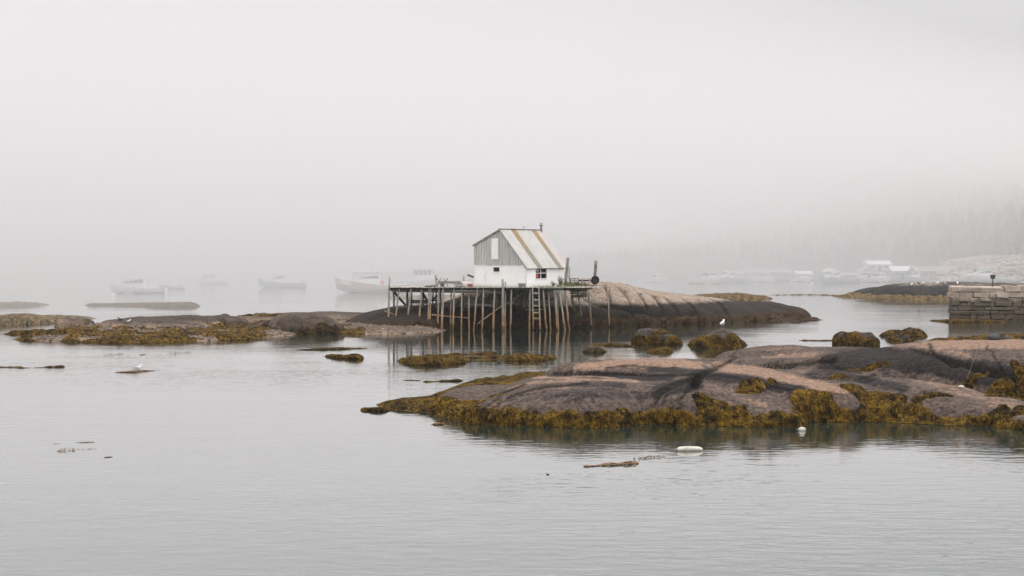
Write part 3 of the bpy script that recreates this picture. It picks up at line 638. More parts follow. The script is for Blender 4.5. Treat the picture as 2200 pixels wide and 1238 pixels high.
boulder('boulder', 'dark rounded boulder in the middle of the left ledge', [[bl(425, 704, .9, 2, 3, 2.2), bl(468, 707, 1.35, 2.4, 3, 2.6), bl(500, 708, 1.15, 1.7, 2.5, 1.8)]], M['granite_boulder'], M['weed_brown'], 59, .12, 3000, .35, p=2.6, lump=.1)
boulder('boulder', 'oblong bare grey boulder off the end of the left ledge', [[bl(138, 704, .86, 1.1, 1.2, 1.2), bl(172, 704, .84, 1.1, 1.2, 1.2)]], M['granite_left'], M['weed_brown'], 55, blades=1500, wz=0.05, p=4.2)
boulder('boulder', 'tiny half sunk boulder with a weedy cap in front of the flat topped boulder', [[bl(1402, 758, .18, .6, .7, .4), bl(1425, 757, .3, .7, .8, .5)]], M['granite_weedy'], M['weed_gold'], 57, blades=1800, wz=0.35)

# ================================================================== far islets
def islet(label, ridges, mat, weedmat, seed, blades, wz, res=0.3, p=2.2, rough=0.12, L=.6, wid=.12):
    xs = [q[0] for r in ridges for q in r]; ys = [q[1] for r in ridges for q in r]; w = max(max(q[3], q[4]) for r in ridges for q in r)+1
    led = Ledge(min(xs)-w, max(xs)+w, min(ys)-w, max(ys)+w, res, multi(*ridges, p=p), seed=seed, rough=rough, warp=0.8, warp_s=0.25)
    o = led.build('islet', mat); tag(o, label, 'islet')
    m = sstep(wz+0.15, wz-0.15, led.Z+0.3*fbm(led.X*0.4, led.Y*0.4, 3, seed+50))*(led.Z > -0.35)
    led.weed(m, weedmat, o, blades, L, wid, 0.15, 0.8)
    return o, led
islet('low brown weedy islet at the left edge of the frame, farther one', [[rp(-60, 652, .45, 3, 3), rp(30, 652, .4, 3, 3), rp(85, 654, .12, 2, 2)]], M['granite_far'], M['weed_far'], 61, 3000, 1.0)
islet('low brown weedy islet at the left edge of the frame, nearer one', [[rp(-80, 680, .95, 4, 4), rp(40, 679, .75, 4.5, 4), rp(120, 682, .35, 3, 3), rp(170, 683, .1, 2, 2)]], M['granite_far'], M['weed_far'], 63, 9000, 1.5, 0.2)
islet('thin flat tan islet in front of the white cabin boat', [[rp(205, 654, .15, 2, 2), rp(300, 653.5, .22, 2, 2), rp(350, 652.5, .40, 2, 2), rp(400, 652.5, .40, 1.8, 2)]], M['granite_far'], M['weed_far'], 65, 4000, 1.0)
islet('smooth brown weedy islet behind the right end of the shack ledge', [[rp(1488, 638, .25, 3, 3), rp(1520, 634, .7, 4, 4), rp(1580, 632, 1.0, 4, 4), rp(1630, 638, .3, 3, 3)]], M['granite_far'], M['weed_far'], 67, 5000, 1.6)
isl_r, led_r = islet('dark humped islet with golden weed skirt and gulls beyond the stone pier', [
    [rp(1905, 617, 1.6, 6, 8), rp(1960, 608, 2.5, 8, 8), rp(2040, 606, 2.75, 9, 9), rp(2140, 608, 2.6, 9, 9), rp(2330, 610, 2.3, 9, 9)],
    [rp(1835, 634, .2, 3, 5), rp(1880, 633, .45, 6, 8), rp(1960, 634, .55, 7, 9), rp(2060, 637, .5, 5, 9), rp(2200, 637, .5, 5, 9)]], M['granite_far'], M['weed_far'], 69, 12000, 0.55, 0.35, rough=0.15)
islet('narrow tan bar seen through the left bay of the wharf', [[rp(860, 638, .2, 2, 2), rp(910, 636, .45, 3, 3), rp(985, 637, .4, 3, 3)]], M['granite_far'], M['weed_far'], 70, 2500, 1.0)

# ================================================================== floating seaweed mats
def mat_(label, ridges, weedmat, seed, blades, res=0.10, lump=.10, L=.35, wid=.04, rough=.03, ragged=0.10, base_mesh=True):
    xs = [q[0] for r in ridges for q in r]; ys = [q[1] for r in ridges for q in r]; w = max(max(q[3], q[4]) for r in ridges for q in r)+.6
    def hf(X, Y):
        return multi(*ridges, p=1.8)(X, Y)+ragged*fbm(X*0.9, Y*0.9, 4, seed+7)-0.04
    led = Ledge(min(xs)-w, max(xs)+w, min(ys)-w, max(ys)+w, res, hf, seed=seed, rough=rough, warp=0.5, warp_s=0.6)
    o = led.weed(sstep(-0.10, -0.03, led.Z), weedmat, None, blades, L, wid, lump, 1.8, name='seaweed_mat', base_mesh=base_mesh)
    tag(o, label, None, 'floating and emergent seaweed', 'stuff')
    return o
mat_('domed golden seaweed mound in the wharf reflection, left one', [[rp(880, 771, .12, 1.2, 1.5), rp(920, 766, .55, 1.7, 2.0), rp(945, 767, .45, 1.6, 2.2), rp(985, 770, .15, 1.3, 2)]], M['weed_gold'], 81, 9000, .09, .16)
mat_('domed golden seaweed mound in the wharf reflection, right one', [[rp(1092, 766, .15, 1.2, 1.2), rp(1120, 762, .42, 1.4, 1.5), rp(1145, 764, .32, 1.3, 1.5), rp(1175, 767, .08, .9, 1.0)]], M['weed_gold'], 83, 6000, .09, .14)
mat_('flat seaweed mat between the two golden mounds', [[rp(960, 762, .05, 1.0, 1.2), rp(1050, 759, .05, .9, 1.0)], [rp(975, 769, .05, .9, .9), rp(1100, 767, .05, .6, .7)], [rp(980, 775, .04, .6, .6), rp(1060, 774, .04, .5, .5)]], M['weed_gold'], 85, 5000, .1, .05)
mat_('small dark seaweed mound beside the flat topped boulder', [[rp(1262, 753, .1, .6, .7), rp(1278, 750, .28, 1.0, 1.1), rp(1290, 752, .12, .7, .8)]], M['weed_brown'], 87, 2500, .08, .1)
mat_('flat seaweed patch left of the flat topped boulder', [[rp(1285, 741, .05, .7, .8), rp(1320, 739, .16, 1.0, 1.1), rp(1355, 742, .08, .8, .8)]], M['weed_gold'], 89, 2500, .09, .06)
mat_('long thin seaweed line in front of the left ledge', [[rp(645, 751, .03, .4, .5), rp(700, 749, .10, .7, .8), rp(780, 748, .03, .4, .5)]], M['weed_gold'], 91, 2500, .1, .06)
mat_('short seaweed hummock with blunt right end in open water', [[rp(698, 765, .04, .5, .5), rp(735, 763, .22, .8, .9), rp(760, 762, .3, .9, .9)]], M['weed'], 93, 2500, .08, .1)
mat_('ragged floating seaweed strip off the tail of the near ledge', [[rp(860, 816, .02, .4, .4), rp(900, 816, .04, .45, .5)], [rp(920, 819, .04, .4, .5), rp(985, 818, .02, .35, .4)]], M['weed_gold'], 95, 1800, .07, .05, .3, ragged=.12, base_mesh=False)
mat_('dark floating seaweed patch with a gull sitting on it', [[rp(245, 800, .02, .35, .4), rp(280, 798, .06, .5, .6), rp(340, 795, .03, .35, .4)]], M['weed_red'], 97, 520, .07, .04, .25, ragged=.12, base_mesh=False)
mat_('pale golden seaweed streak at the left edge of the water', [[rp(-20, 788, .02, .4, .5), rp(60, 789, .04, .45, .5), rp(130, 788, .03, .4, .4)]], M['weed_gold'], 99, 520, .08, .04, .3, ragged=.12, base_mesh=False)
mat_('reddish floating seaweed patch near the white fender', [[rp(1262, 1004, .005, .3, .35), rp(1310, 999, .03, .6, .65), rp(1365, 995, .01, .35, .4)]], M['weed_red'], 101, 420, .05, .03, .16, .03, ragged=.16, base_mesh=False)
mat_('tiny weed tuft just off the tip of the near ledge tail', [[rp(790, 878, .06, .5, .5), rp(830, 876, .14, .7, .7)]], M['weed'], 103, 2000, .07, .06, .3)
mat_('small weed strip on the water below the near ledge tail', [[rp(925, 912, .02, .25, .25), rp(945, 912, .02, .25, .25)]], M['weed_red'], 105, 400, .05, .03, .2, ragged=.1, base_mesh=False)
mat_('golden weed apron at the water line of the stone pier', [[rp(2005, 689, .03, .6, .7), rp(2060, 688, .25, 1.2, 1.4), rp(2150, 690, .1, 1.0, 1.2)]], M['weed_gold'], 107, 3500, .12, .1, .4)
mat_('golden weed shoal behind the near ledge below the stone pier', [[rp(2020, 730, .35, 1.6, 2), rp(2100, 725, .45, 2.2, 3), rp(2200, 720, .5, 3, 4), rp(2300, 720, .5, 3, 4)]], M['weed_gold'], 109, 9000, .12, .16, .45, .06)
mat_('thin weed streak right of the gull boulder', [[rp(1722, 732, .02, .5, .5), rp(1785, 731, .04, .5, .5)]], M['weed_gold'], 111, 1200, .1, .05)
mat_('thin weed line on the water right of the brown islet', [[rp(1655, 634, .03, .7, .8), rp(1720, 633, .06, .8, .9), rp(1795, 634, .03, .7, .7)]], M['weed_far'], 113, 900, .15, .05, .5, .08)
for k, (x0, x1, yy) in enumerate([(138, 215, 951), (140, 200, 968), (55, 110, 1013), (205, 280, 983), (230, 262, 763), (300, 335, 762), (345, 400, 761), (105, 140, 773), (1170, 1190, 1016), (915, 975, 896), (1375, 1420, 985)]):
    mat_(['upper ragged weed shred low in the left water', 'lower ragged weed shred low in the left water', 'pale weed shred near the lower left corner', 'thin weed shred left of the open foreground water',
          'leftmost of three weed flecks off the left ledge', 'middle of three weed flecks off the left ledge', 'rightmost of three weed flecks off the left ledge', 'weed fleck above the golden streak at left',
          'weed crumb below the reddish floating patch', 'weed film on the water under the near ledge tail', 'weed crumbs between the reddish patch and the fender'][k],
         [[rp(x0, yy+1.5, .005, .45, .45), rp((x0+x1)/2, yy-1, .012, .5, .5), rp(x1, yy-2, .005, .4, .4)]],
         M['weed_red'] if k < 4 else M['weed_gold'], 120+k, 75, .06, .0, .13, .022, ragged=.3, base_mesh=False)

# ================================================================== wharf (thing > pilings, beams, planks, braces)
rnd = random.Random(5)
WY = 167.0                                   # front line of the wharf
DZ = 4.20                                    # deck level
wharf = empty('wharf', (at(1040, 620, WY).x, WY, 0))
tag(wharf, 'rickety wooden wharf on many leaning pilings under the white shack', 'wharf')
woff = wharf.location.copy()
def W(v): return Vector(v)-woff
def pole(name, a, b, r0, r1, mat, parent, n=8, wob=0.03, rings=6, org=Vector((0, 0, 0))):
    a, b = Vector(a), Vector(b); pts = []; rs = []
    for i in range(rings+1):
        t = i/rings; p = a.lerp(b, t)
        if 0 < i < rings: p += Vector((rnd.uniform(-wob, wob), rnd.uniform(-wob, wob), 0))
        pts.append(p-org); rs.append((r0+(r1-r0)*t)*rnd.uniform(.9, 1.1))
    return MB().tube(pts, rs, n).build(name, mat, parent, True)
def z3(x, y): return 800+x/7.333, 590+y/7.333
def z4(x, y): return 1060+x/7.333, 590+y/7.333
front = [z3(272, 30)+z3(248, 690)+(.11, 0), z3(425, 225)+z3(360, 750)+(.09, 0), z3(612, 225)+z3(540, 815)+(.11, 0), z3(775, 240)+z3(738, 755)+(.09, 0), z3(890, 212)+z3(872, 850)+(.08, 0),
         z3(922, 212)+z3(903, 850)+(.085, 0), z3(1048, 212)+z3(1028, 880)+(.095, 0), z3(1118, 205)+z3(1090, 900)+(.13, 0), z3(1243, 285)+z3(1225, 880)+(.09, .8), z3(1288, 215)+z3(1268, 880)+(.10, 0),
         z3(1410, 215)+z3(1398, 900)+(.085, 0), z3(1522, 215)+z3(1525, 880)+(.10, .3), z3(1652, 220)+z3(1600, 880)+(.085, 0), z3(1752, 220)+z3(1728, 920)+(.09, 0), z3(1922, 235)+z3(1905, 910)+(.11, 0),
         z3(2052, 70)+z3(2060, 930)+(.14, -.25), z3(2097, 115)+z3(2092, 860)+(.095, .3), z4(285, 230)+z4(268, 910)+(.10, 0), z4(577, 225)+z4(570, 910)+(.105, 0), z4(785, 225)+z4(838, 910)+(.10, 0),
         z4(865, 230)+z4(905, 900)+(.085, .3), z4(970, 220)+z4(1015, 910)+(.13, 0), z4(1000, 280)+z4(1030, 900)+(.08, .4), z4(1040, 220)+z4(1130, 900)+(.10, 0), z4(1125, 230)+z4(1200, 900)+(.10, .2)]
for x0, y0, x1, y1, r, dy in front:
    a = at(x0, y0, WY+dy); b = at(x1, y1, WY+dy-rnd.uniform(0, .35)); d = (b-a); b = a+d*((a.z+0.55)/(a.z-b.z)) if y1 > 700 else b+d*0.12
    pole('piling', b, a, r*1.0, r*0.82, M['piling'], wharf, wob=.022, org=woff)
for x0, y0, x1, y1, r, Y in [z4(1320, 240)+z4(1392, 660)+(.075, 170.6), z4(1500, 215)+z4(1540, 800)+(.10, 171.6), z4(1240, 225)+z4(1250, 470)+(.12, 170.5), z4(1802, 200)+z4(1828, 840)+(.075, 173.2)]:
    pole('piling', at(x1, y1, Y), at(x0, y0, Y), r, r*.9, M['piling'], wharf, wob=.03, org=woff)
back = [z3(335, 250)+z3(345, 560)+(.10, 170.5), z3(548, 255)+z3(550, 445)+(.13, 173), z3(800, 255)+z3(800, 500)+(.10, 170.5), z3(1720, 270)+z3(1718, 480)+(.10, 170), z3(958, 250)+z3(952, 430)+(.08, 172.5),
        z3(1070, 260)+z3(1075, 540)+(.09, 169.6), z3(1430, 270)+z3(1432, 510)+(.09, 169.5), z3(1855, 270)+z3(1850, 470)+(.08, 170.5), z3(1955, 300)+z3(1955, 480)+(.10, 169.5), z3(615, 250)+z3(618, 440)+(.09, 172.5), z3(1000, 250)+z3(1005, 500)+(.08, 170.5),
        z4(370, 245)+z4(372, 450)+(.11, 169.8), z4(660, 250)+z4(662, 440)+(.08, 170), z4(490, 260)+z4(490, 480)+(.08, 169.5), z4(535, 300)+z4(536, 460)+(.07, 169.8)]
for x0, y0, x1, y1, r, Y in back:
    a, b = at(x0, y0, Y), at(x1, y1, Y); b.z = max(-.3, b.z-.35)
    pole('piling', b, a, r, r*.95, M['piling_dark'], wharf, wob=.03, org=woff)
# deck planks (each an object; shared meshes)
xl, xr = at(836, 618, WY).x, at(1288, 618, WY+2).x
plank_meshes = []
for k in range(6):
    rr = random.Random(40+k); plank_meshes.append(MB().box((-.118, 0, -.05), (.118, 1, 0), .008, rr).mesh('deck_plank'))
x = xl; i = 0
while x < xr:
    depth = 6.4 if x < 5.0 else 4.2
    o = link('deck_plank', plank_meshes[i % 6], M['deck'], wharf)
    o.location = W((x+.12, WY-.28+rnd.uniform(-.10, .06), DZ+rnd.uniform(-.012, .014))); o.scale = (rnd.uniform(.93, 1.0), depth+rnd.uniform(-.1, .2), 1); o.rotation_euler = (0, 0, rnd.uniform(-.006, .006))
    x += .245; i += 1
def beam(name, p, q, w, h, mat, parent=wharf): return MB().beam(W(p), W(q), w, h).build(name, mat, parent, bevel=.012)
def bpx(name, a, b, Y, w, h, mat, dY=0.0): return beam(name, at(a[0], a[1], Y), at(b[0], b[1], Y+dY), w, h, mat)
for Y, m in ((WY+.12, 'beam_dark'), (WY+2.4, 'beam_dark'), (WY+5.6, 'beam_dark')):
    beam('stringer', (xl-.1, Y, DZ-.19), (0.2 if Y > WY+3 else xr-2.5, Y+.02, DZ-.19), .2, .26, M[m])
bpx('pale_stringer', z3(300, 258), z3(1100, 268), WY+.75, .16, .22, M['beam_pale']); bpx('pale_stringer', z3(1110, 270), z3(2045, 285), WY+.65, .16, .22, M['beam_pale'])
bpx('cross_brace', z3(335, 268), z3(520, 480), WY+2.5, .14, .2, M['wood_dark'], 1.0); bpx('cross_brace', z3(785, 272), z3(875, 440), WY+3, .14, .2, M['wood_dark'], .5); bpx('cross_brace', z3(940, 415), z3(1020, 330), WY+3.2, .12, .18, M['wood_dark'])
bpx('cross_brace', z3(1535, 320), z3(1625, 450), WY+2.0, .14, .2, M['wood_grey']); bpx('cross_brace', z4(300, 400), z4(490, 265), WY+2.0, .12, .18, M['wood_grey'])
bpx('sill_log', z3(530, 436), z3(870, 440), WY+4.2, .25, .25, M['wood_grey']); bpx('sill_log', z3(1450, 462), z3(1905, 488), WY+1.6, .22, .22, M['wood_grey']); bpx('sill_log', z3(600, 412), z3(1060, 412), WY+5.2, .2, .12, M['wood_dark'])
bpx('sill_log', z4(205, 448), z4(335, 440), WY+1.6, .16, .2, M['wood_grey']); bpx('sill_log', z4(500, 556), z4(790, 550), WY+1.3, .10, .10, M['wood_grey'])
for a, b, r in ((z3(195, 572), z3(345, 632), .07), (z3(400, 662), z3(530, 708), .05), (z3(935, 636), z3(1080, 646), .08), (z3(1060, 650), z3(1515, 684), .045), (z3(1650, 785), z3(2040, 490), .06)):
    A, B = at(a[0], a[1], WY-.05), at(b[0], b[1], WY+.25); pole('loose_pole', A, B, r, r*.85, M['piling'], wharf, wob=.015, org=woff)
# plank cribbing at the rock end
for (a, b, h) in ((z4(1205, 268), z4(1480, 252), .20), (z4(1205, 298), z4(1482, 290), .14), (z4(1215, 345), z4(1478, 330), .30)):
    bpx('crib_board', a, b, 170.2, .12, h, M['wood_grey'])
bpx('edge_log', z4(1100, 232), z4(1550, 215), 170.0, .26, .26, M['wood_grey'], 1.2); bpx('edge_log', z4(740, 212), z4(1100, 216), WY-.1, .22, .22, M['wood_grey'])
bpx('cap_board', z4(735, 203), z4(1040, 207), WY-.18, .3, .05, M['beam_pale'])

# ladder (leans on the wharf)
lad = empty('ladder', at(1150, 690, WY-.5)); tag(lad, 'weathered wooden ladder hanging from the wharf edge beside the window side', 'ladder')
lo = lad.location.copy()
for a, b in ((z4(617, 212), z4(630, 870)), (z4(715, 205), z4(738, 870))):
    MB().beam(at(a[0], a[1], WY-.45)-lo, at(b[0], b[1], WY-.6)-lo, .14, .13).build('rail', M['piling'], lad, bevel=.015)
for yy in (298, 400, 492, 600, 692):
    MB().beam(at(*z4(617+ (yy-212)*.02, yy), WY-.55)-lo, at(*z4(722+(yy-205)*.03, yy), WY-.55)-lo, .09, .15).build('rung', M['piling'], lad, bevel=.012)

# ================================================================== shack
PHI = math.radians(29); SC = Vector((at(1131, 600, 168.3).x, 168.3, 0)); U = Vector((-math.cos(PHI), math.sin(PHI), 0)); V_ = Vector((math.sin(PHI), math.cos(PHI), 0))
WG, LS, Z0, ZE, ZR, ZL = 6.0, 8.1, DZ+.02, 6.17, 9.9, 8.36
shack = empty('fishing_shack', (SC.x, SC.y, 0)); tag(shack, 'white gabled fishing shack with grey boards above and two ochre roof stripes', 'shack')
def S(u, v, z): return U*u+V_*v+Vector((0, 0, z))
NG = -V_   # outward normal of gable wall ; side wall normal is -U
ZS = 6.42
def roof_z(u): return ZE+(ZR-ZE)*u/3.0 if u <= 3.0 else ZR+(ZL-ZR)*(u-3.0)/3.0
def prism(pts_uv_z, off): return MB().poly([S(*p) for p in pts_uv_z], off)
# lower gable wall (white) with opening for small window
wu0, wu1, wz0, wz1 = 3.04, 3.74, 5.70, 6.13     # small window (u to the left)
lw = MB()
def gwall(mb, u0, u1, za, zb, t=.14): mb.poly([S(u0, 0, za), S(u1, 0, za), S(u1, 0, zb), S(u0, 0, zb)], V_*t)
gwall(lw, 0, wu0, Z0, ZE); gwall(lw, wu1, WG, Z0, ZS); gwall(lw, wu0, wu1, Z0, wz0); gwall(lw, wu0, wu1, wz1, ZS)
lw.poly([S(0, 0, ZE), S(wu0, 0, ZE), S(wu0, 0, ZS), S(.20, 0, ZS)], V_*.14)
lw.build('lower_wall', M['white'], shack)
# vertical boards above: each its own piece, ragged bottom
nb = 20
for k in range(nb):
    u0, u1 = WG*k/nb, WG*(k+1)/nb-.035
    patch = 3.12 < (u0+u1)/2 < 4.0
    segs = [(ZS-.05+rnd.uniform(-.05, .03), None)]
    t = rnd.uniform(.03, .055); zt0, zt1 = roof_z(u0)-.03, roof_z(u1)-.03; zb = segs[0][0]
    if u1 <= .21: continue
    if min(zt0, zt1) <= zb: zb = min(zt0, zt1)-.02
    if u0 < 3.0 < u1: pts = [(u0, 0, zb), (u1, 0, zb), (u1, 0, zt1), (3.0, 0, ZR-.03), (u0, 0, zt0)]
    else: pts = [(u0, 0, zb), (u1, 0, zb), (u1, 0, zt1), (u0, 0, zt0)]
    MB().poly([S(*p)+NG*t for p in pts], V_*(t+.1)).build('board', M['board'], shack)
# boarded loft door, white
ld = empty_ = MB().poly([S(3.18, 0, 6.95)+NG*.075, S(3.92, 0, 6.95)+NG*.075, S(3.92, 0, 8.98)+NG*.075, S(3.18, 0, 9.02)+NG*.075], V_*.03).build('loft_door', M['white'], shack)
ld['label'] = 'whitewashed loft door in the grey gable'
# plank door low left on the gable
dr = MB().poly([S(4.62, 0, Z0+.03)+NG*.05, S(5.88, 0, Z0+.03)+NG*.05, S(5.88, 0, 6.27)+NG*.05, S(4.62, 0, 6.27)+NG*.05], V_*.055).build('door', M['white'], shack)
for a, b in (((4.54, Z0+.03, 4.62), 6.35), ((5.88, Z0+.03, 5.96), 6.35)):
    MB().poly([S(a[0], 0, a[1])+NG*.075, S(a[2], 0, a[1])+NG*.075, S(a[2], 0, b)+NG*.075, S(a[0], 0, b)+NG*.075], V_*.08).build('door_casing', M['trim'], dr)
MB().poly([S(4.62, 0, 6.275)+NG*.075, S(5.88, 0, 6.275)+NG*.075, S(5.88, 0, 6.35)+NG*.075, S(4.62, 0, 6.35)+NG*.075], V_*.08).build('door_casing', M['trim'], dr)
MB().ball(S(4.72, 0, 5.2)+NG*.10, .045).build('door_knob', M['dark_metal'], dr, True)
# small gable window
sw = MB()
for (a, b, c, d) in ((wu0-.05, wu1+.05, wz1, wz1+.07), (wu0-.08, wu1+.08, wz0-.09, wz0), (wu0-.06, wu0, wz0, wz1), (wu1, wu1+.06, wz0, wz1)):
    sw.poly([S(a, 0, c)+NG*.04, S(b, 0, c)+NG*.04, S(b, 0, d)+NG*.04, S(a, 0, d)+NG*.04], V_*.12)
swo = sw.build('window', M['trim'], shack)
MB().add([S(wu0, .06, wz0), S(wu1, .06, wz0), S(wu1, .06, wz1), S(wu0, .06, wz1)], [(0, 1, 2, 3)]).build('pane', M['glass'], swo)
# side wall with four-pane window
sv0, sv1, sz0, sz1 = 1.86, 4.22, 5.02, 6.02
wv0, wv1 = 1.92, 4.22
side = MB()
def swall(mb, v0, v1, za, zb, t=.14): mb.poly([S(0, v0, za), S(0, v1, za), S(0, v1, zb), S(0, v0, zb)], U*t)
swall(side, .145, wv0, Z0-.1, ZE-.02); swall(side, wv1, LS, Z0-.1, ZE-.02); swall(side, wv0, wv1, Z0-.1, sz0); swall(side, wv0, wv1, sz1, ZE-.02)
side.build('side_wall', M['white'], shack)
NS = -U
wf = MB(); vm = (wv0+wv1)/2; zm = (sz0+sz1)/2+.02
for (a, b, c, d) in ((wv0-.06, wv1+.06, sz1, sz1+.07), (wv0-.12, wv1+.12, sz0-.10, sz0), (wv0-.07, wv0, sz0, sz1), (wv1, wv1+.07, sz0, sz1)):
    wf.poly([S(0, a, c)+NS*.04, S(0, b, c)+NS*.04, S(0, b, d)+NS*.04, S(0, a, d)+NS*.04], U*.14)
wfo = wf.build('window', M['trim'], shack)
mu = MB(); mu.poly([S(.03, vm-.06, sz0), S(.03, vm+.06, sz0), S(.03, vm+.06, sz1), S(.03, vm-.06, sz1)], U*.05)
for a, b in ((wv0, vm-.06), (vm+.06, wv1)): mu.poly([S(.03, a, zm-.035), S(.03, b, zm-.035), S(.03, b, zm+.035), S(.03, a, zm+.035)], U*.05)
mu.build('muntin', M['trim'], wfo)
for a, b in ((wv0, vm-.06), (vm+.06, wv1)):
    for c, d in ((sz0, zm-.035), (zm+.035, sz1)):
        MB().add([S(.05, a, c), S(.05, b, c), S(.05, b, d), S(.05, a, d)], [(0, 1, 2, 3)]).build('pane', M['glass'], wfo)
# back walls, floor (close the box)
bw = MB(); bw.poly([S(WG-.14, .15, Z0), S(WG-.14, LS-.15, Z0), S(WG-.14, LS-.15, ZL-.1), S(WG-.14, .15, ZL-.1)], U*.14)
bw.poly([S(0.15, LS-.14, Z0), S(WG, LS-.14, Z0), S(WG, LS-.14, ZL-.08), S(3, LS-.14, ZR-.08), S(.15, LS-.14, ZE+.05)], V_*.14); bw.build('rear_wall', M['board'], shack)
fl = MB(); fl.poly([S(.15, .15, Z0+.02), S(WG-.15, .15, Z0+.02), S(WG-.15, LS-.15, Z0+.02), S(.15, LS-.15, Z0+.02)], Vector((0, 0, .05))); fl.poly([S(1.6, .2, Z0+.07), S(1.6, LS-.2, Z0+.07), S(1.6, LS-.2, 7.4), S(1.6, .2, 7.4)], U*.05)
fl.build('interior', M['interior'], shack)
# corner boards
MB().poly([S(-.02, -.03, Z0), S(.12, -.03, Z0), S(.12, -.03, ZE+.05), S(-.02, -.03, ZE+.05)], V_*.03).build('corner_board', M['trim'], shack)
MB().poly([S(-.025, -.03, Z0), S(-.025, .12, Z0), S(-.025, .12, ZE-.03), S(-.025, -.03, ZE-.03)], U*.022).build('corner_board', M['trim'], shack)
# roof: right slope in separate strips, left slope in two sheets
RL = 9.05; slopeR = (S(3, 0, ZR)-S(0, 0, ZE)); nR = slopeR.cross(V_).normalized(); nR = nR if nR.z > 0 else -nR
def rslab(v0, v1, mat, lift, name, eave=.22, vt=None):
    lo0 = S(0, v0, ZE)-slopeR.normalized()*eave; lo1 = S(0, v1, ZE)-slopeR.normalized()*eave
    hi0 = S(3, v0 if vt is None else vt[0], ZR); hi1 = S(3, v1 if vt is None else vt[1], ZR)
    return MB().poly([p+nR*lift for p in (lo0, lo1, hi1, hi0)], nR*.05).build(name, mat, shack)
va, vb = -.12, RL
cuts = [va, .23*RL, .34*RL, .715*RL, .82*RL, vb]
for k in range(5):
    rslab(cuts[k], cuts[k+1]-.012, [M['roof_pale'], M['roof_ochre'], M['roof_pale'], M['roof_ochre'], M['roof_pink']][k], .012*(k % 2)+.01, 'roof_strip', eave=.22+.02*(k % 2), vt=(cuts[k], (cuts[k+1]-.012 if k < 4 else vb-.35)))
slopeL = (S(3, 0, ZR)-S(6, 0, ZL)); nL = slopeL.cross(V_).normalized(); nL = nL if nL.z > 0 else -nL
for a, b in ((va, 4.4), (4.41, vb-.1)):
    MB().poly([p+nL*.01 for p in (S(6, a, ZL)-slopeL.normalized()*.15, S(6, b, ZL)-slopeL.normalized()*.15, S(3, b, ZR), S(3, a, ZR))], nL*.05).build('roof_sheet', M['roof_pale'], shack)
MB().beam(S(3, va, ZR+.075), S(3, vb-.35, ZR+.07), .26, .04).build('ridge_cap', M['grey_metal'], shack)
MB().beam(S(-.06, va+.02, ZE-.14), S(-.06, vb-.05, ZE-.14), .05, .10).build('eave_fascia', M['wood_grey'], shack)
MB().beam(S(3.02, va+.02, ZR-.06), S(6.1, va+.02, ZL-.10), .05, .12).build('rake_board', M['wood_grey'], shack)
MB().beam(S(2.98, va+.02, ZR-.06), S(-.05, va+.02, ZE-.06), .05, .06).build('rake_board', M['roof_pale'], shack)
cv = at(1170, 490, 173.0); cl = 8.55
ch = MB().tube([S(2.9, cl, ZR-.2), S(2.9, cl, ZR+.52)], .13, 10).build('chimney_pipe', M['grey_metal'], shack, True)
MB().tube([S(2.9, cl, ZR+.50), S(2.9, cl, ZR+.56), S(2.9, cl, ZR+.60)], [.17, .18, .1], 10).build('chimney_cap', M['dark_metal'], ch, True)
for an in (0, 2, 4): MB().beam(S(2.9, cl, ZR+.6)+Vector((.1*math.cos(an), .1*math.sin(an), 0)), S(2.9, cl, ZR+.72)+Vector((.1*math.cos(an), .1*math.sin(an), 0)), .02, .02).build('cap_strut', M['dark_metal'], ch)
MB().tube([S(2.9, cl, ZR+.72), S(2.9, cl, ZR+.76)], [.16, .15], 10).build('rain_cap', M['dark_metal'], ch, True)
# things seen through the window
SO = Vector((SC.x, SC.y, 0))
def wpos(o, v): o.location = v; return o
ob = MB().ball((0, 0, 0), .30, (1, 1, .85), 14, 9).build('orange_buoy', M['orange'], None, True); wpos(ob, SO+S(.30, wv0+.52, sz0+.24)); tag(ob, 'orange red ball buoy behind the lower left window pane', 'buoy')
MB().tube([(0, 0, .24), (0, 0, .34)], .05, 8).build('neck', M['orange'], ob, True)
ps = MB().poly([S(0, 0, 0), S(0, .55, 0), S(0, .55, .26), S(0, 0, .26)], U*.006).build('paper_sheet', M['trim']); wpos(ps, SO+S(.085, wv0+.30, sz1-.32)); tag(ps, 'small white paper taped inside the upper left window pane', 'paper')
# posts beside the rear corner
def post(name, label, cat, a, b, Y, r, mat, group=None):
    A, B = at(a[0], a[1], Y), at(b[0], b[1], Y); root = MB(); n = 5
    pts = [A.lerp(B, i/n)-B+(Vector((rnd.uniform(-.02, .02), 0, 0)) if 0 < i < n else Vector()) for i in range(n+1)][::-1]
    o = root.tube(pts, [r*rnd.uniform(.92, 1.08) for _ in pts], 8).build(name, mat, None, True); o.location = B; tag(o, label, cat, group); return o
post('wooden_post', 'dark leaning post at the rear corner of the shack', 'post', (1220.5, 554), (1214.5, 612), 172.0, .15, M['wood_grey'])
post('wooden_post', 'thin pale post under the overhanging roof corner', 'post', (1223.5, 572), (1223.3, 612), 174.5, .08, M['beam_pale'])
tp = post('wooden_post', 'tall grey post standing in the tyre on the rock', 'post', (1280.6, 560), (1277.3, 611), 177.5, .16, M['wood_grey'])
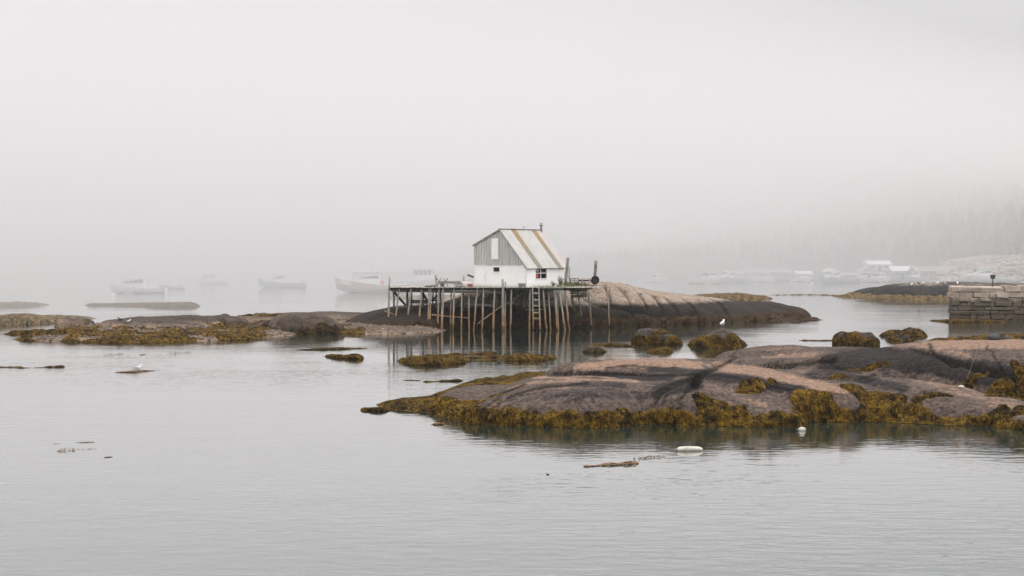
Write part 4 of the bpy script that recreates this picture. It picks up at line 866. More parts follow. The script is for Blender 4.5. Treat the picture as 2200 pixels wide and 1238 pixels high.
# tyre
ty = empty('tyre', at(1278.5, 602, 177.0)); tag(ty, 'black tyre leaning against the tall grey post', 'tyre'); ty.rotation_euler = (math.radians(6), 0, math.radians(12))
tm = MB(); n1, n2, R_, r_ = 24, 8, .34, .125
for i in range(n1):
    for j in range(n2):
        a, b = 2*math.pi*i/n1, 2*math.pi*j/n2; rr = R_+r_*math.cos(b); tm.v.append((rr*math.cos(a), r_*.85*math.sin(b), rr*math.sin(a)))
for i in range(n1):
    for j in range(n2): tm.f.append((i*n2+j, i*n2+(j+1) % n2, ((i+1) % n1)*n2+(j+1) % n2, ((i+1) % n1)*n2+j))
tm.build('tread', M['rubber'], ty, True)
MB().tube([(0, -.05, 0), (0, .05, 0)], .22, 16).build('rim', M['dark_metal'], ty)
# lobster trap and bench beside it
tr = empty('lobster_trap', at(1234.5, 609, 176.5)); tag(tr, 'dark wooden slatted trap beside the rear corner of the shack', 'trap')
for k in range(5): MB().box((-.42, -.3+k*.15-.03, .50), (.42, -.3+k*.15+.03, .53)).build('slat', M['wood_grey'], tr)
for k in range(3): MB().box((-.42, -.33, .08+.17*k), (.42, -.305, .16+.17*k)).build('slat', M['wood_grey'], tr)
for sx in (-.42, 0, .42): MB().box((sx-.03, -.30, -.1), (sx+.03, .3, .495)).build('frame', M['wood_dark'], tr)
bn = empty('plank_bench', at(1257, 609, 176.8)); tag(bn, 'low tan plank bench between the trap and the tyre', 'bench')
MB().box((-.72, -.2, .42), (.68, .2, .50)).build('plank', M['wood_tan'], bn, bevel=.01)
for sx in (-.3, .45): MB().box((sx-.07, -.18, -.15), (sx+.07, .18, .415)).build('leg', M['wood_tan'], bn)
MB().box((-.7, .0, .2), (.66, .06, .36)).build('stretcher', M['wood_dark'], bn)
# fish crate on the deck near the corner
cr = empty('fish_crate', at(1121.5, 618.5, 167.6)); tag(cr, 'weathered slatted crate on the deck by the shack corner', 'crate')
for k in range(3): MB().box((-.36, -.3, .02+.15*k), (.36, -.26, .14+.15*k)).build('slat', M['wood_grey'], cr)
for k in range(3): MB().box((-.36, -.25, .02+.15*k), (-.33, .3, .14+.15*k)).build('slat', M['wood_grey'], cr)
for sx in (-.33, .30): MB().box((sx, -.258, 0), (sx+.05, -.2, .47)).build('corner_post', M['wood_dark'], cr)
MB().box((-.32, -.19, .0), (.36, .3, .40)).build('lining', M['wood_tan'], cr)
# deck clutter, left
def single(mb, name, label, cat, loc, mat, bevel=0, smooth=False, group=None):
    o = mb.build(name, mat, None, smooth, bevel); o.location = loc; tag(o, label, cat, group); return o
DC = 169.2
def dpt(px, z, Y=DC): p = at(px, 600, Y); return Vector((p.x, Y, DZ+z))
p0 = dpt(968, .0)
single(MB().box((-1.2, -.3, .33), (1.2, .0, .58), .02), 'timber', 'thick grey timber lying across the lumber pile on deck', 'timber', p0, M['wood_grey'], .015)
single(MB().box((-1.0, -.35, .0), (-.6, .1, .325), .02), 'wood_block', 'left wooden block propping up the grey timber', 'block', p0, M['wood_dark'], .01)
single(MB().box((.5, -.35, .0), (1.0, .1, .325), .02), 'wood_block', 'right wooden block propping up the grey timber', 'block', p0, M['wood_dark'], .01)
for k, (xa, xb, z, l) in enumerate(((912, 938, .03, 'bottom plank of the loose stack at the left of the clutter'), (914, 942, .11, 'middle plank of the loose stack at the left of the clutter'), (926, 944, .2, 'top tan plank of the loose stack at the left of the clutter'))):
    a, b = dpt(xa, z, DC-.3), dpt(xb, z+.01, DC-.3)
    single(MB().beam(Vector((0, 0, 0)), b-a, .35, .07), 'plank', l, 'plank', a, [M['wood_dark'], M['wood_grey'], M['wood_tan']][k])
a, b = at(935.5, 591, DC+.4), dpt(938.5, 0.02, DC+.4)
single(MB().beam(Vector(), a-b, .18, .05, (0, 1, 0)), 'plank', 'tan plank standing upright behind the sawhorse', 'plank', b, M['wood_tan'])
a, b = at(996, 593, DC+.8), dpt(996, 0.0, DC+.8)
single(MB().beam(Vector(), a-b, .20, .12, (0, 1, 0)), 'wooden_post', 'short pale upright post beside the overturned skiff', 'post', b, M['wood_tan'])
sh = empty('sawhorse', dpt(951, 0, DC-.75)); tag(sh, 'grey sawhorse with crossed legs on the open deck', 'sawhorse')
for sx in (-.38, .28):
    for d in (-1, 1): MB().beam((sx+.30*d, -.04*d, 0), (sx-.22*d, .04*d, .88), .08, .06, (0, 1, 0)).build('leg', M['wood_grey'], sh)
MB().beam((-.5, 0, .42), (.45, 0, .44), .09, .10).build('crossbar', M['wood_grey'], sh)
rb = empty('fish_box', dpt(1010.3, 0, DC-.6)); tag(rb, 'small faded red box on deck against the shack', 'box')
MB().box((-.24, -.2, 0), (.24, .2, .26), .01).build('body', M['red_box'], rb, bevel=.02); MB().box((-.26, -.22, .262), (.26, .22, .30)).build('rim', M['red_box'], rb, bevel=.01)
a, b = at(1005, 591, 170.6), at(1017, 595.5, 171.0)
single(MB().beam(Vector(), b-a, .14, .16), 'spar', 'short dark spar jutting from the left wall of the shack', 'spar', a, M['wood_dark'])
# overturned skiff
def hull_mesh(L, B, D, n=14, m=9, sheer=.25, bowrise=.5, flat=1.7, transom=.8):
    """hull along +X (bow at +X), deck at z=D(+sheer), keel at 0"""
    vs = []; fs = []
    for i in range(n+1):
        t = i/n; x = -L/2+L*t
        w = B/2*(transom+(1-transom)*min(1, t/.35))*(1-max(0, (t-.45)/.55)**2.4)
        top = D+sheer*max(0, (t-.25)/.75)**1.8*D*bowrise*2; kz = 0.55*D*max(0, (t-.72)/.28)**2
        for j in range(m+1):
            s = -1+2*j/m; a = abs(s); y = math.copysign(w*(1-(1-a)**flat)**(1/1.25), s) if a > 1e-6 else 0
            z = kz+(top-kz)*a**2.2
            vs.append((x+ (z/top)*.35*max(0, (t-.8)/.2)*D, y, z))
    for i in range(n):
        for j in range(m): fs.append((i*(m+1)+j, (i+1)*(m+1)+j, (i+1)*(m+1)+j+1, i*(m+1)+j+1))
    fs.append(tuple(range(m+1))[::-1])
    return vs, fs
hv, hf_ = hull_mesh(3.2, 1.25, .48, sheer=.1)
sk = empty('skiff', dpt(1001, .55, DC+.2)); sk.rotation_euler = (math.pi, 0, math.radians(65)); tag(sk, 'pale overturned skiff lying on deck beside the shack', 'skiff')
MB().add(hv, hf_).build('hull', M['roof_pink'], sk, True); MB().tube([(-1.4, 0, -.02), (0, 0, -.03), (1.0, 0, -.02)], .03, 6).build('keel', M['wood_tan'], sk)
# plants and grass at the foot of the side wall
def plant(name, label, cat, loc, h, w, nl, mat, seed, parent=None):
    r = random.Random(seed); mb = MB(); st = MB()
    for i in range(max(4, nl//14)):
        a = r.uniform(0, 6.28); tip = Vector((math.cos(a)*w*r.uniform(.1, 1), math.sin(a)*w*r.uniform(.1, .7), h*r.uniform(.55, 1)))
        st.tube([(0, 0, -.1), tip*.5+Vector((0, 0, .1*h)), tip], [.012, .009, .004], 4, False)
        for k in range(14):
            t = r.uniform(.25, 1.05); c = tip*t+Vector((r.gauss(0, .05), r.gauss(0, .05), .05*h)); d = Vector((r.gauss(0, 1), r.gauss(0, 1), r.gauss(.2, .6))).normalized(); s_ = d.cross(Vector((r.gauss(0, 1), r.gauss(0, 1), 1))).normalized()
            l = r.uniform(.06, .13); mb.add([c, c+d*l*.5+s_*l*.3, c+d*l, c+d*l*.5-s_*l*.3], [(0, 1, 2, 3)])
    o = empty(name, loc); tag(o, label, cat); mb.build('foliage', mat, o); st.build('stem', mat, o); return o
def surf(led, px, py):
    x, y = led.hit(px, py); return Vector((x, y, float(led.sample(np.array([x]), np.array([y]))[0])))
plant('weed_bush', 'taller green bush growing by the rear end of the side wall', 'bush', Vector((at(1203, 612, 170.6).x, 170.6, DZ)), 1.05, .55, 300, M['leaf'], 1)
plant('weed_bush', 'small green bush under the shack window right edge', 'bush', Vector((at(1188, 613, 170.2).x, 170.2, DZ)), .55, .35, 160, M['leaf'], 2)
plant('weed_bush', 'low spreading green bush at the deck end near the posts', 'bush', Vector((at(1216, 613, 171.0).x, 171.0, DZ)), .5, .7, 240, M['leaf'], 3)
gr = random.Random(9); gm = MB()
for i in range(4200):
    px = gr.uniform(1132, 1282); Y = gr.uniform(169.2, 178.0); X = (px-1100)/F*Y
    zz = float(sl.sample(np.array([X]), np.array([Y]))[0])
    pf = 1.0 if px > 1195 else .55
    base = max(zz, DZ-.02) if px < 1230 else zz
    if (px < 1215 and Y > 170.5) or gr.random() > pf: continue
    h = gr.uniform(.08, .36)*(1.3 if 1195 < px < 1262 else .6); dx, dy = gr.gauss(0, .10), gr.gauss(0, .10); w = .022
    gm.add([(X-w, Y, base-.02), (X+w, Y, base-.02), (X+dx, Y+dy, base+h)], [(0, 1, 2)])
tag(gm.build('grass', M['grass']), 'sparse dry green grass along the side wall and rock top', None, kind='stuff')

# ================================================================== gulls
def gull(label, loc, rz, sc=1.0, sitting=False, dark=False, group=None):
    o = empty('gull', loc, rz); tag(o, label, 'bird', group); o.scale = (sc,)*3
    lz = 0.0 if sitting else .16
    body = MB(); n = 10
    prof = [(-.30, .02, .10), (-.24, .045, .12), (-.12, .10, .13), (.0, .12, .14), (.10, .11, .17), (.16, .075, .23), (.19, .055, .29), (.215, .06, .345), (.25, .05, .365), (.28, .02, .36)]
    body.tube([(x, 0, z+lz) for x, r, z in prof], [r for x, r, z in prof], n); white = M['bird_dark'] if dark else M['bird_white']
    body.build('body', white, o, True)
    for s in (-1, 1):
        wv = [(.10, .085*s, .20+lz), (.02, .125*s, .16+lz), (-.14, .10*s, .13+lz), (-.38, .03*s, .13+lz), (-.20, .06*s, .20+lz), (0, .08*s, .245+lz)]
        MB().poly(wv, (0, .012*s, .004)).build('wing', M['bird_dark'] if dark else M['bird_grey'], o)
    MB().tube([(.28, 0, .36+lz), (.35, 0, .345+lz)], [.014, .005], 6).build('bill', M['bill'], o)
    if not sitting:
        for s in (-1, 1): MB().tube([(.0, .045*s, .12+lz), (.0, .045*s, -.01)], .009, 5).build('leg', M['leg_pink'], o)
    return o
ii = np.unravel_index(np.argmax(led_b.Z), led_b.Z.shape); g0 = Vector((float(led_b.X[ii]), float(led_b.Y[ii]), float(led_b.Z[ii])))
gull('white gull standing on top of the biggest weedy boulder', g0, math.radians(60), 1.25)
gx_, gy_ = ground(296, 797); gull('gull sitting on the dark floating seaweed patch', Vector((gx_, gy_, .03)), math.radians(10), 1.0, True)
rg = SO+S(3, 4.9, ZR+.10); gull('small gull perched on the shack roof ridge', rg, math.radians(200), .6)
gull('dark bird standing on the left ledge', surf(lf, 258, 689), math.radians(170), .9, True, True)
gull('tiny white gull on the face of the left ledge', surf(lf, 276, 693), math.radians(20), .8, True)
for k, px in enumerate((1958, 1974, 1986, 2013, 2031, 2057)):
    t = surf(led_r, px, 617 if px < 1970 else 614)
    gull(['leftmost gull on the far right islet', 'dark backed gull second from left on the far islet', 'third gull from the left on the far islet', 'fourth gull from the left on the far islet', 'fifth gull from the left on the far islet', 'rightmost gull on the far right islet'][k], t, rnd.uniform(0, 6), 1.25, False, k == 1, 'gulls on the far right islet')

# ================================================================== stone pier (each block a piece)
pier = empty('stone_pier', (at(2045, 690, 190).x, 190.0, 0)); tag(pier, 'dry laid granite block pier at the right edge, pale coping over dark tidal stones', 'pier')
po = pier.location.copy(); pr = random.Random(77)
def pier_mat(name, col, low):
    t = NT(name); n = t.noise(1.5, 6, .65); n2 = t.noise(8, 4, .7)
    oi = t.node('ShaderNodeObjectInfo'); zz = t.math('ADD', t.z(), t.math('MULTIPLY', t.math('SUBTRACT', t.noise(1.0, 4, .6), .5), 1.3))
    c = t.mix(t.ramp(n, .35, .65), col, tuple(v*.75 for v in col)); c = t.mix(t.math('MULTIPLY', oi.outputs['Random'], .35), c, (.28, .24, .20))
    c = t.mix(t.ramp(zz, 2.1, 2.75, 1, 0), c, low); c = t.mix(t.ramp(zz, .3, 1.3, .8, 0), c, (.075, .055, .03))
    c = t.mix(.6, c, t.mix(t.ramp(n2, .3, .7), (.6, .6, .6), (1.35, 1.35, 1.35)), 'MULTIPLY'); t.bump(n2, .6, .06); return t.done(c, .88, .25)
M['pier'] = pier_mat('pier_granite', (0.47, 0.375, 0.31), (0.125, 0.100, 0.078)); M['pier_dark'] = plain('pier_core', (.03, .03, .03), .9)
PX, PL = po.x, 24.0
def block(x0, x1, z0, z1, y0, y1):
    j = .085; g = .012
    mb = MB().box((x0+g, y0+pr.uniform(-.09, .06), z0+g), (x1-g, y1, z1-g), j, pr); o = mb.build('block', M['pier'], pier, bevel=.05); return o
courses = [(-.6, .15), (.15, .68), (.68, 1.15), (1.15, 1.62), (1.62, 2.10), (2.10, 2.55), (2.55, 3.20), (3.20, 3.80)]
for ci, (za, zb) in enumerate(courses):
    x = pr.uniform(-.05, .08)+(.1 if ci == 6 else 0)-(.25 if ci == 6 else 0)
    while x < PL:
        w = pr.uniform(.6, 2.0) if ci < 6 else (pr.uniform(.7, 2.1) if ci == 6 else pr.uniform(1.0, 3.4))
        rise = .12*(x/PL)*2 if ci == 7 else 0
        block(x, x+w, za, zb+(pr.uniform(-.16, .12) if ci == 7 else 0)+rise, 0, 1.3)
        x += w
    y = 1.32
    while y < 9:
        w = pr.uniform(.9, 1.8); sh_ = .275*y; block(sh_+pr.uniform(-.08, .06), sh_+1.2, za, zb, y, y+w-.03); y += w
MB().poly([(.9, 1.0, -.8), (PL, 1.0, -.8), (PL, 9, -.8), (3.2, 9, -.8)], (0, 0, 4.3)).build('core', M['pier_dark'], pier)
MB().poly([(.5, .9, 3.51), (PL, .9, 3.51), (PL, 9, 3.51), (2.8, 9, 3.51)], (0, 0, .2)).build('fill', M['pier'], pier)
lp = empty('lantern_post', at(2133, 617, 192.2)); tag(lp, 'dark post with a small box head standing on the stone pier', 'post')
MB().tube([(0, 0, -.2), (0, 0, 1.05)], .07, 8).build('pole', M['dark_metal'], lp, True); MB().box((-.24, -.2, 1.0), (.24, .2, 1.32)).build('head', M['dark_metal'], lp, bevel=.03); MB().box((-.28, -.24, 1.33), (.28, .24, 1.38)).build('cover', M['dark_metal'], lp)
MB().box((-.27, -.22, .92), (.27, .22, .97)).build('bracket', M['dark_metal'], lp)

# ================================================================== small things on and around the near ledge
fd = empty('fender', (ground(1482, 969)[0], ground(1482, 969)[1], .05), math.radians(6)); tag(fd, 'white sausage shaped fender floating in the foreground water', 'fender')
MB().tube([(-.50, 0, 0), (-.47, 0, 0), (-.36, 0, .01), (.0, 0, .02), (.36, 0, .0), (.46, 0, -.01), (.50, 0, -.01)], [.03, .08, .11, .115, .11, .08, .03], 12).build('body', M['foam'], fd, True)
MB().tube([(-.57, 0, 0), (-.49, 0, 0)], .045, 8).build('eye', M['wood_grey'], fd); MB().tube([(-.56, 0, 0), (-.72, .05, -.02), (-.80, -.05, -.06)], .025, 5).build('lanyard', M['rope'], fd)
pb = empty('float_buoy', (ground(1723, 926)[0], ground(1723, 926)[1], .05)); tag(pb, 'small pale round buoy floating under the near ledge', 'buoy'); MB().ball((0, 0, 0), .15, (1.1, 1, .8), 12, 8).build('body', M['foam'], pb, True); MB().tube([(-.1, 0, .05), (-.24, 0, .0)], .03, 6).build('spindle', M['rope'], pb)
t = surf(near, 2065, 834); o = MB().ball((0, 0, 0), .12, (1.3, 1, .7), 10, 7).build('toggle_float', M['foam'], None, True); o.location = t+Vector((0, 0, .05)); tag(o, 'tiny white float lying on the near ledge by the rope', 'float')
def stone(label, loc, r, sc, seed, mat):
    rr = random.Random(seed); mb = MB().ball((0, 0, 0), r, sc, 12, 8); mb.v = [tuple(c*rr.uniform(.86, 1.1) for c in v) for v in mb.v]
    o = mb.build('stone', mat, None, True); o.location = loc; tag(o, label, 'stone')
q = ground(2136, 735, .5); stone('larger dark grey loose stone on the weed shoal at right', Vector((q[0], q[1], .85)), .48, (1.1, 1, .75), 4, M['stone_grey'])
q = ground(2163, 735, .5); stone('smaller dark pointed loose stone on the weed shoal at right', Vector((q[0], q[1], .75)), .33, (1, 1, .85), 6, M['stone_grey'])
def rope(label, pix, r=.014):
    pts = []
    for (a, b) in zip(pix[:-1], pix[1:]):
        for k in range(8): f = k/8; pts.append(surf(near, a[0]+(b[0]-a[0])*f, a[1]+(b[1]-a[1])*f)+Vector((0, -.02, .035)))
    pts.append(surf(near, *pix[-1])+Vector((0, 0, .03))); o0 = pts[0].copy()
    o = MB().tube([p-o0 for p in pts], r, 6).build('rope', M['rope'], None, True); o.location = o0; tag(o, label, 'rope')
rope('straight old rope running down the pale right dome', [(2105, 737), (2098, 760), (2088, 786), (2080, 808), (2072, 830)])
rope('loose rope curving over the front slab to the weed', [(2062, 834), (2020, 836), (1985, 842), (1968, 860), (1962, 882)])

# ================================================================== moored boats
def cmat(name, col, rough=.5): 
    if name not in M: M[name] = plain(name, col, rough, .08, 1.0)
    return M[name]
cmat('boat_white', (.80, .80, .79)); cmat('boat_pink', (.66, .53, .47)); cmat('boat_blue', (.33, .38, .46)); cmat('boat_grey', (.30, .33, .36)); cmat('boat_bottom', (.10, .05, .045)); cmat('boat_red', (.65, .10, .09)); cmat('boat_cream', (.74, .72, .66)); cmat('boat_black', (.06, .07, .08))
def boat(label, pxbow, pxstern, pywl, hull, group, cab=True, cabin_at=.62, Lc=.30, mast=True, tilt=0.0, wide=None, red=False, house_h=1.9, flip=None, Dk=1.15):
    Y = F*H/(pywl-YH); xb, xs = (pxbow-1100)/F*Y, (pxstern-1100)/F*Y
    app = abs(xb-xs); L = max(app, 8.0) if wide is None else wide
    ang = math.acos(min(1, app/L)); dirx = 1 if xb > xs else -1
    rz = (0 if dirx > 0 else math.pi)+ (-ang if dirx > 0 else ang)   # bow towards the viewer when foreshortened
    o = empty('lobster_boat', ((xb+xs)/2, Y+ L/2*math.sin(ang)*0, 0), rz); tag(o, label, 'boat', group)
    B = L*.33; D = Dk*L/10.5
    v, f = hull_mesh(L, B, D, 16, 10, .9, .5)
    v = [(x, y, z-.18) for x, y, z in v]; MB().add(v, f).build('hull', M[hull], o, True)
    # boot stripe: slightly proud band near the water
    vb = [(x*1.002, y*1.012, z-.185) for x, y, z in hull_mesh(L, B, D, 16, 10, .9, .5)[0]]
    keep = [q for q in f[:-1] if max(vb[i][2] for i in q) < .26]
    if keep: MB().add(vb, keep).build('boot_stripe', M['boat_bottom'], o)
    dk = MB(); n = 12
    for i in range(n+1):
        t = i/n; x = -L/2+L*t*.985; w = B/2*(.8+.2*min(1, t/.35))*(1-max(0, (t-.45)/.55)**2.4)*.97; z = D*.93+.9*max(0, (t-.25)/.75)**1.8*D-.2
        dk.v += [(x, -w, z), (x, w, z)]
    for i in range(n): dk.f.append((2*i, 2*i+2, 2*i+3, 2*i+1))
    dk.build('deck', M['boat_white'], o)
    rl = MB(); 
    for s in (-1, 1):
        rl.tube([(-L/2+L*t, s*B/2*(.8+.2*min(1, t/.35))*(1-max(0, (t-.45)/.55)**2.4)*1.0, D+.9*max(0, (t-.25)/.75)**1.8*D-.14) for t in [k/10 for k in range(11)]], .05, 5)
    rl.build('rub_rail', M['boat_white'], o)
    if cab:
        cx = -L/2+L*cabin_at; cl = L*Lc; cw = B*.36; zb = D*.95-.1; zt = zb+house_h*(L/11)
        wh = empty('wheelhouse', (0, 0, 0)); wh.parent = o
        MB().poly([(cx-cl/2, -cw, zb), (cx+cl/2, -cw, zb), (cx+cl/2-.12, -cw*.95, zb+(zt-zb)*.55), (cx+cl/2-.5, -cw*.92, zt), (cx-cl/2, -cw*.95, zt)], (0, 2*cw*.95, 0)).build('house', M['boat_white'], wh)
        MB().box((cx-cl/2-.5, -cw-.12, zt+.003), (cx+cl/2-.30, cw+.12, zt+.10)).build('roof', M['boat_white'], wh, bevel=.03)
        zw0, zw1 = zb+(zt-zb)*.52, zb+(zt-zb)*.92
        for s in (-1, 1):
            for k in range(4):
                x0 = cx-cl/2+.12+k*(cl-.65)/4; y0 = s*(cw*(.955 if s < 0 else .955))
                yy = -cw*1.0-.004 if s < 0 else cw*.9+.03
                MB().box((x0+.06, min(yy, yy+.03*s), zw0), (x0+(cl-.65)/4-.06, max(yy, yy+.03*s), zw1)).build('side_window', M['pane_dark'], wh)
        for k in range(3):
            y0 = -cw*.85+k*cw*.58; a = Vector((cx+cl/2-.12+.02, 0, zb+(zt-zb)*.56)); b = Vector((cx+cl/2-.48+.02, 0, zt-.1))
            MB().poly([(a.x, y0, a.z), (a.x, y0+cw*.48, a.z), (b.x, y0+cw*.48, b.z), (b.x, y0, b.z)], (.03, 0, .01)).build('windscreen', M['pane_dark'], wh)
        MB().poly([(cx+cl/2+.0, -cw*.8, zb), (cx+cl/2+L*.16, -cw*.55, zb+.25), (cx+cl/2+L*.15, -cw*.5, zb+.6), (cx+cl/2-.08, -cw*.75, zb+.8)], (0, 1.5*cw, 0)).build('trunk_cabin', M['boat_white'], wh)
        if mast:
            MB().tube([(cx-cl*.2, 0, zt), (cx-cl*.2, 0, zt+1.6)], [.04, .02], 5).build('mast', M['boat_grey'], o); MB().tube([(cx, .4, zt), (cx-.1, .4, zt+2.4)], .018, 4).build('antenna', M['boat_grey'], o)
            MB().box((cx-.3, -.3, zt+.12), (cx+.3, .3, zt+.34)).build('radar', M['boat_white'], o, bevel=.05)
        MB().tube([(cx-cl/2+.1, -cw*.9, zt+.05), (cx-cl/2-.1, -cw*1.15, zt+.4), (cx-cl/2-.2, -cw*1.3, zb+.5)], .05, 5).build('hauler_davit', M['boat_grey'], o)
    if red: MB().box((-L*.12, -B*.38, D*.9), (-L*.03, -B*.1, D*.9+.75)).build('bait_tank', M['boat_red'], o, bevel=.05)
    MB().box((-L/2+.25, -B*.34, D*.9-.1), (-L/2+.9, B*.34, D*.9+.3)).build('stern_locker', M['boat_grey'], o)
    return o
GL, GR = 'boats moored in the fog', 'boats along the far shore'
boat('white cabin boat with a row of side windows at far left', 240, 357, 630, 'boat_white', GL, cabin_at=.60, Lc=.42)
boat('small grey boat half hidden behind the white cabin boat', 348, 388, 622, 'boat_grey', GL, cab=False, wide=6)
boat('barely visible pale boat deepest in the fog at left', 430, 480, 611, 'boat_white', GL, wide=9)
boat('blue grey hulled boat in the fog, second large one from left', 557, 658, 618, 'boat_blue', GL, cabin_at=.60)
boat('pink hulled lobster boat with a red tank left of the wharf', 725, 885, 629, 'boat_pink', GL, cabin_at=.62, Lc=.38, red=True, Dk=1.2)
boat('white boat with tall mast behind the wharf corner post', 985, 838, 618, 'boat_white', GL, cabin_at=.5)
boat('small faint white boat just right of the shack ledge crest', 1425, 1392, 607, 'boat_white', GR, wide=8)
boat('white boat showing its cabin stern on, left of the blue hull', 1545, 1488, 610, 'boat_cream', GR, wide=10, house_h=2.2)
boat('blue hulled boat angled bow left beside a white boat', 1537, 1602, 608, 'boat_blue', GR, wide=11)
boat('white boat alone in front of the pale wharf shed', 1735, 1708, 606, 'boat_white', GR, wide=8)
boat('grey hulled boat bow left in front of the far houses', 1758, 1832, 608, 'boat_grey', GR, wide=11)
boat('bright blue hulled boat beyond the far right islet', 1938, 2002, 606, 'boat_blue', GR, wide=10, cabin_at=.45)
boat('long white boat with square cabin behind the lantern post', 2066, 2182, 608, 'boat_white', GR, cabin_at=.62)
boat('white boat cut off by the right frame edge', 2192, 2290, 606, 'boat_white', GR, cabin_at=.7)
def ball(label, px, py, r, mat):
    x, y = ground(px, py); o = MB().ball((0, 0, 0), r, (1, 1, .8), 10, 7).build('mooring_ball', mat, None, True); o.location = (x, y, .08); tag(o, label, 'buoy', 'mooring balls'); MB().tube([(0, 0, r*.6), (0, 0, r*1.5)], .05, 5).build('staff', M['dark_metal'], o)
ball('pale mooring ball ahead of the white cabin boat', 243, 636, .45, M['boat_white']); ball('white mooring ball near the grey hulled boat', 1744, 609, .45, M['boat_white']); ball('white mooring ball just past the shack ledge crest', 1374, 607, .4, M['boat_white'])
fl_ = empty('work_float', at(1357, 626, 300)); fl_.location.z = 0; tag(fl_, 'flat pale work float behind the shack ledge', 'float'); 
MB().box((-2.0, -2, .0), (1.9, 2, 1.15), .02).build('hull', M['boat_cream'], fl_, bevel=.05); MB().box((-2.1, -2.1, 1.16), (2.0, 2.1, 1.28)).build('deck', M['wood_tan'], fl_)

# ================================================================== far shore, hill, wood, sheds
def shore_h(X, Y):
    # shore line recedes towards the left; hill climbs away from the water
    s = Y-(470-0.35*(X-60)); k = sstep(15, 165, X)
    z = -1.5+np.clip(s, -8, 12)*0.28; z = z+(np.clip(s-12, 0, 50)*0.26+np.clip(s-62, 0, 420)*0.085)*k
    z = np.minimum(z, 45)
    return z+1.5*fbm(X*.02, Y*.02, 4, 8)*np.clip(s/40, 0, 1)
xs_ = np.linspace(-40, 420, 120); ys_ = np.linspace(320, 1000, 150); XX, YY = np.meshgrid(xs_, ys_); ZZ = shore_h(XX, YY)
class _G(Ledge):
    def __init__(s): s.xs, s.ys, s.X, s.Y, s.Z, s.seed = xs_, ys_, XX, YY, ZZ, 5
hg = _G(); M['hill'] = plain('hill_brush', (.04, .048, .03), .95, .3, .05)
tag(hg.build('hill', M['hill']), 'wooded hill fading into fog behind the harbour', None, kind='structure')
rng = np.random.default_rng(3); n = 12000
tx = rng.uniform(20, 400, n*4); tyy = rng.uniform(380, 980, n*4); s_ = tyy-(470-0.35*(tx-60)); ok = (s_ > 30)&(s_ < 420); tx, tyy = tx[ok][:n], tyy[ok][:n]; n = len(tx); tz = hg.sample(tx, tyy)
ht = rng.uniform(3.5, 6.5, n); vs_, fs_ = [], []; sides = 6
ang = np.arange(sides)*2*np.pi/sides
allV = []; allF = []; b = 0
for tier in range(4):
    r0 = ht*(.36-.06*tier); z0 = tz+ht*(.10+.21*tier); z1 = z0+ht*.36
    jit = rng.uniform(.65, 1.25, (n, sides))
    ring = np.stack([tx[:, None]+r0[:, None]*jit*np.cos(ang+tier), tyy[:, None]+r0[:, None]*jit*np.sin(ang+tier), np.repeat(z0[:, None], sides, 1)-rng.uniform(0, .6, (n, sides))], 2)
    tip = np.stack([tx, tyy, z1], 1)[:, None]; blk = np.concatenate([ring, tip], 1); allV.append(blk.reshape(-1, 3))
    base = b+np.arange(n)*(sides+1); k = np.arange(sides)
    allF.append(np.stack([base[:, None]+k, base[:, None]+(k+1) % sides, np.repeat(base[:, None]+sides, sides, 1)], 2).reshape(-1, 3)); b += n*(sides+1)
M['spruce'] = plain('spruce_needles', (.035, .048, .03), .9, .4, .3)
tag(link('wood', np_mesh('wood', np.concatenate(allV), np.concatenate(allF)), M['spruce']), 'dark spruce wood covering the hill in the fog', None, kind='stuff')
cmat('shed_grey', (.27, .27, .27), .9); cmat('shed_white', (.72, .71, .69), .8); cmat('shed_roof', (.33, .33, .34), .8); cmat('shed_brown', (.24, .20, .17), .9); cmat('roof_white', (.70, .70, .70), .8)
def shed(label, px0, px1, pyb, pyt, Y, wall, roof, dep=8, zbase=None, gable=False, apron=True):
    x0, x1 = (px0-1100)/F*Y, (px1-1100)/F*Y; zb = H-(pyb-YH)/F*Y if zbase is None else zbase; zt = H-(pyt-YH)/F*Y; w = x1-x0
    o = empty('shed', ((x0+x1)/2, Y, 0)); tag(o, label, 'shed', 'sheds along the far shore'); ze = zb+(zt-zb)*.62
    MB().box((-w/2, 0, zb), (w/2, dep, ze)).build('wall', M[wall], o)
    rf = MB()
    if gable: rf.poly([(-w/2-.3, -.3, ze), (w/2+.3, -.3, ze), (0, -.3, zt)], (0, dep+.6, 0))
    else: rf.poly([(-w/2-.3, -.4, ze+.01), (-w/2-.3, dep+.4, ze+.01), (-w/2-.3, dep/2, zt)], (w+.6, 0, 0))
    rf.build('roof', M[roof], o)
    MB().box((-w*.1, -.06, zb), (w*.08, -.003, zb+(ze-zb)*.75)).build('door', M['wood_dark'], o)
    for fx in (-.36, -.24, .22, .36):
        wn_ = MB().box((w*fx-.5, -.05, zb+(ze-zb)*.4), (w*fx+.5, -.003, zb+(ze-zb)*.8)).build('window', M['trim'], o); MB().box((w*fx-.4, -.08, zb+(ze-zb)*.45), (w*fx+.4, -.052, zb+(ze-zb)*.76)).build('pane', M['pane_dark'], wn_)
    if apron:
        MB().box((-w/2-2, -4, zb-.35), (w/2+2, dep, zb-.02)).build('apron', M['wood_grey'], o)
        k = -w/2-1.5
        while k < w/2+1.5: MB().tube([(k, -3.7, -.6), (k, -3.7, zb-.36)], .16, 6).build('piling', M['wood_dark'], o); k += 2.6
    return o
shed('long grey wharf shed left of the lone white boat', 1602, 1700, 598, 578, 470, 'shed_grey', 'shed_grey', dep=7)
shed('pale wharf shed behind the lone white boat', 1712, 1745, 600, 582, 468, 'shed_white', 'roof_white', 7)
shed('small white roofed shed up the slope, leftmost', 1742, 1768, 578, 560, 500, 'shed_brown', 'roof_white', 6, apron=False)
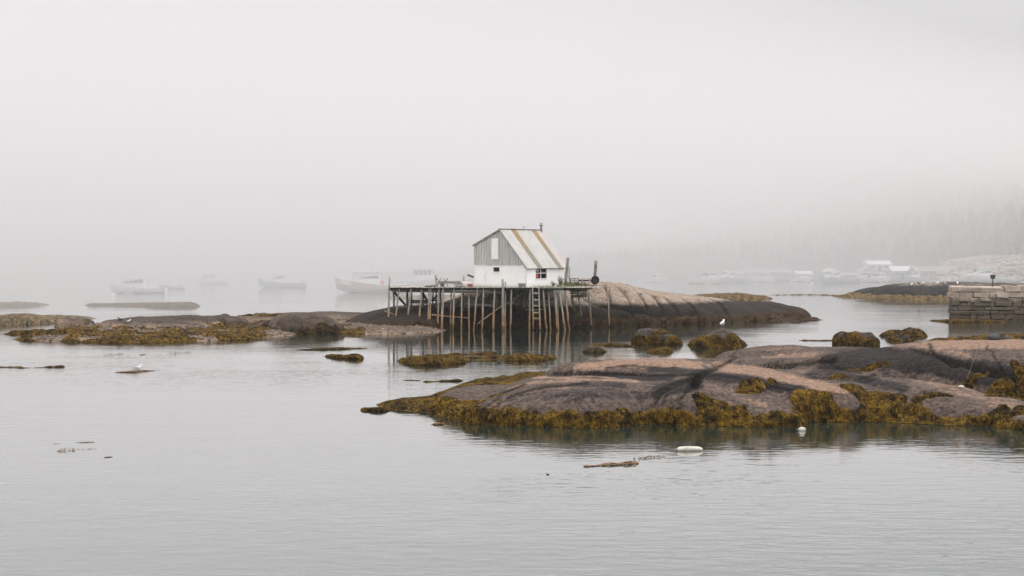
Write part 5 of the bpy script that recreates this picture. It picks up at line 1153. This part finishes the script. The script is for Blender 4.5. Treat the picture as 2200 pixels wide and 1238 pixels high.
shed('white roofed shed above the dark quay', 1866, 1915, 582, 560, 470, 'shed_white', 'roof_white', 7, apron=False)
shed('white gabled house lower left of the white roofed shed', 1850, 1885, 598, 574, 452, 'shed_white', 'shed_roof', 6, gable=True)
shed('long dark quayside building behind the long white boat', 1968, 2088, 602, 572, 450, 'shed_grey', 'shed_grey', 8)
shed('brown shed between the dark quayside building and riprap', 2096, 2140, 596, 566, 452, 'shed_brown', 'shed_roof', 7)
shed('pale low shed between the blue hulled boat and the long grey shed', 1560, 1598, 598, 582, 474, 'shed_white', 'shed_roof', 6)
shed('grey gabled shed right of the small white roofed one', 1774, 1804, 596, 576, 470, 'shed_grey', 'roof_white', 6, gable=True)
shed('brown low shed behind the stern of the grey hulled boat', 1806, 1848, 601, 586, 462, 'shed_brown', 'shed_roof', 6)
shed('grey tall shed right of the white gabled house', 1918, 1960, 600, 572, 458, 'shed_grey', 'roof_white', 7)
boat('small pale boat between the two hulls and the long grey shed', 1660, 1622, 606, 'boat_cream', GR, wide=8)
boat('pale boat in front of the white gabled house', 1905, 1862, 607, 'boat_white', GR, wide=9)
# pale riprap bank at right
rb_n = 900; rr = np.random.default_rng(8); tcol = (1+5**0.5)/2
class _R(Ledge):
    def __init__(s):
        s.xs, s.ys = np.linspace(105, 190, 90), np.linspace(425, 470, 60); s.X, s.Y = np.meshgrid(s.xs, s.ys); s.seed = 2
        a = np.clip((s.Y-432)/22, 0, 1); s.Z = -1+a*(7.0*sstep(100, 125, s.X)+fbm(s.X*.1, s.Y*.1, 3, 4)*1.2)
rg_ = _R(); M['riprap'] = plain('pale_riprap', (.33, .28, .25), .9, .35, .5)
rbank = rg_.build('riprap_bank', M['riprap']); tag(rbank, 'pale quarried granite bank above the boats at right', None, kind='structure')
pebbles(rg_, 1500, rg_.Z > 0, M['riprap'], 'riprap', None, .4, 1.3, 12, rbank)

# ================================================================== fog
def vol_box(name, x0, x1, y0, y1, z0, z1, dens, rz=0.0, loc=(0, 0, 0), col=(.965, .949, .955)):
    m = bpy.data.materials.new(name); m.use_nodes = True; nt = m.node_tree; nt.nodes.remove(nt.nodes['Principled BSDF'])
    pv = nt.nodes.new('ShaderNodeVolumePrincipled'); pv.inputs['Color'].default_value = col+(1,); pv.inputs['Density'].default_value = dens; pv.inputs['Anisotropy'].default_value = 0.45
    nt.links.new(pv.outputs[0], nt.nodes['Material Output'].inputs['Volume'])
    o = MB().box((x0, y0, z0), (x1, y1, z1)).build(name, m); o.location = loc; o.rotation_euler = (0, 0, rz); o['kind'] = 'stuff'
    return o
vol_box('haze', -1600, 1600, -60, 1700, -3.0, 56.0, HAZE_D)['label'] = 'thin pale sea haze over the whole harbour'
vol_box('fog_bank', -900, 900, 0, 1100, -2.5, 54.0, FOG_D, math.atan(1.22), (0, 236, 0))['label'] = 'thick pale fog bank lying over the outer harbour behind the shack'
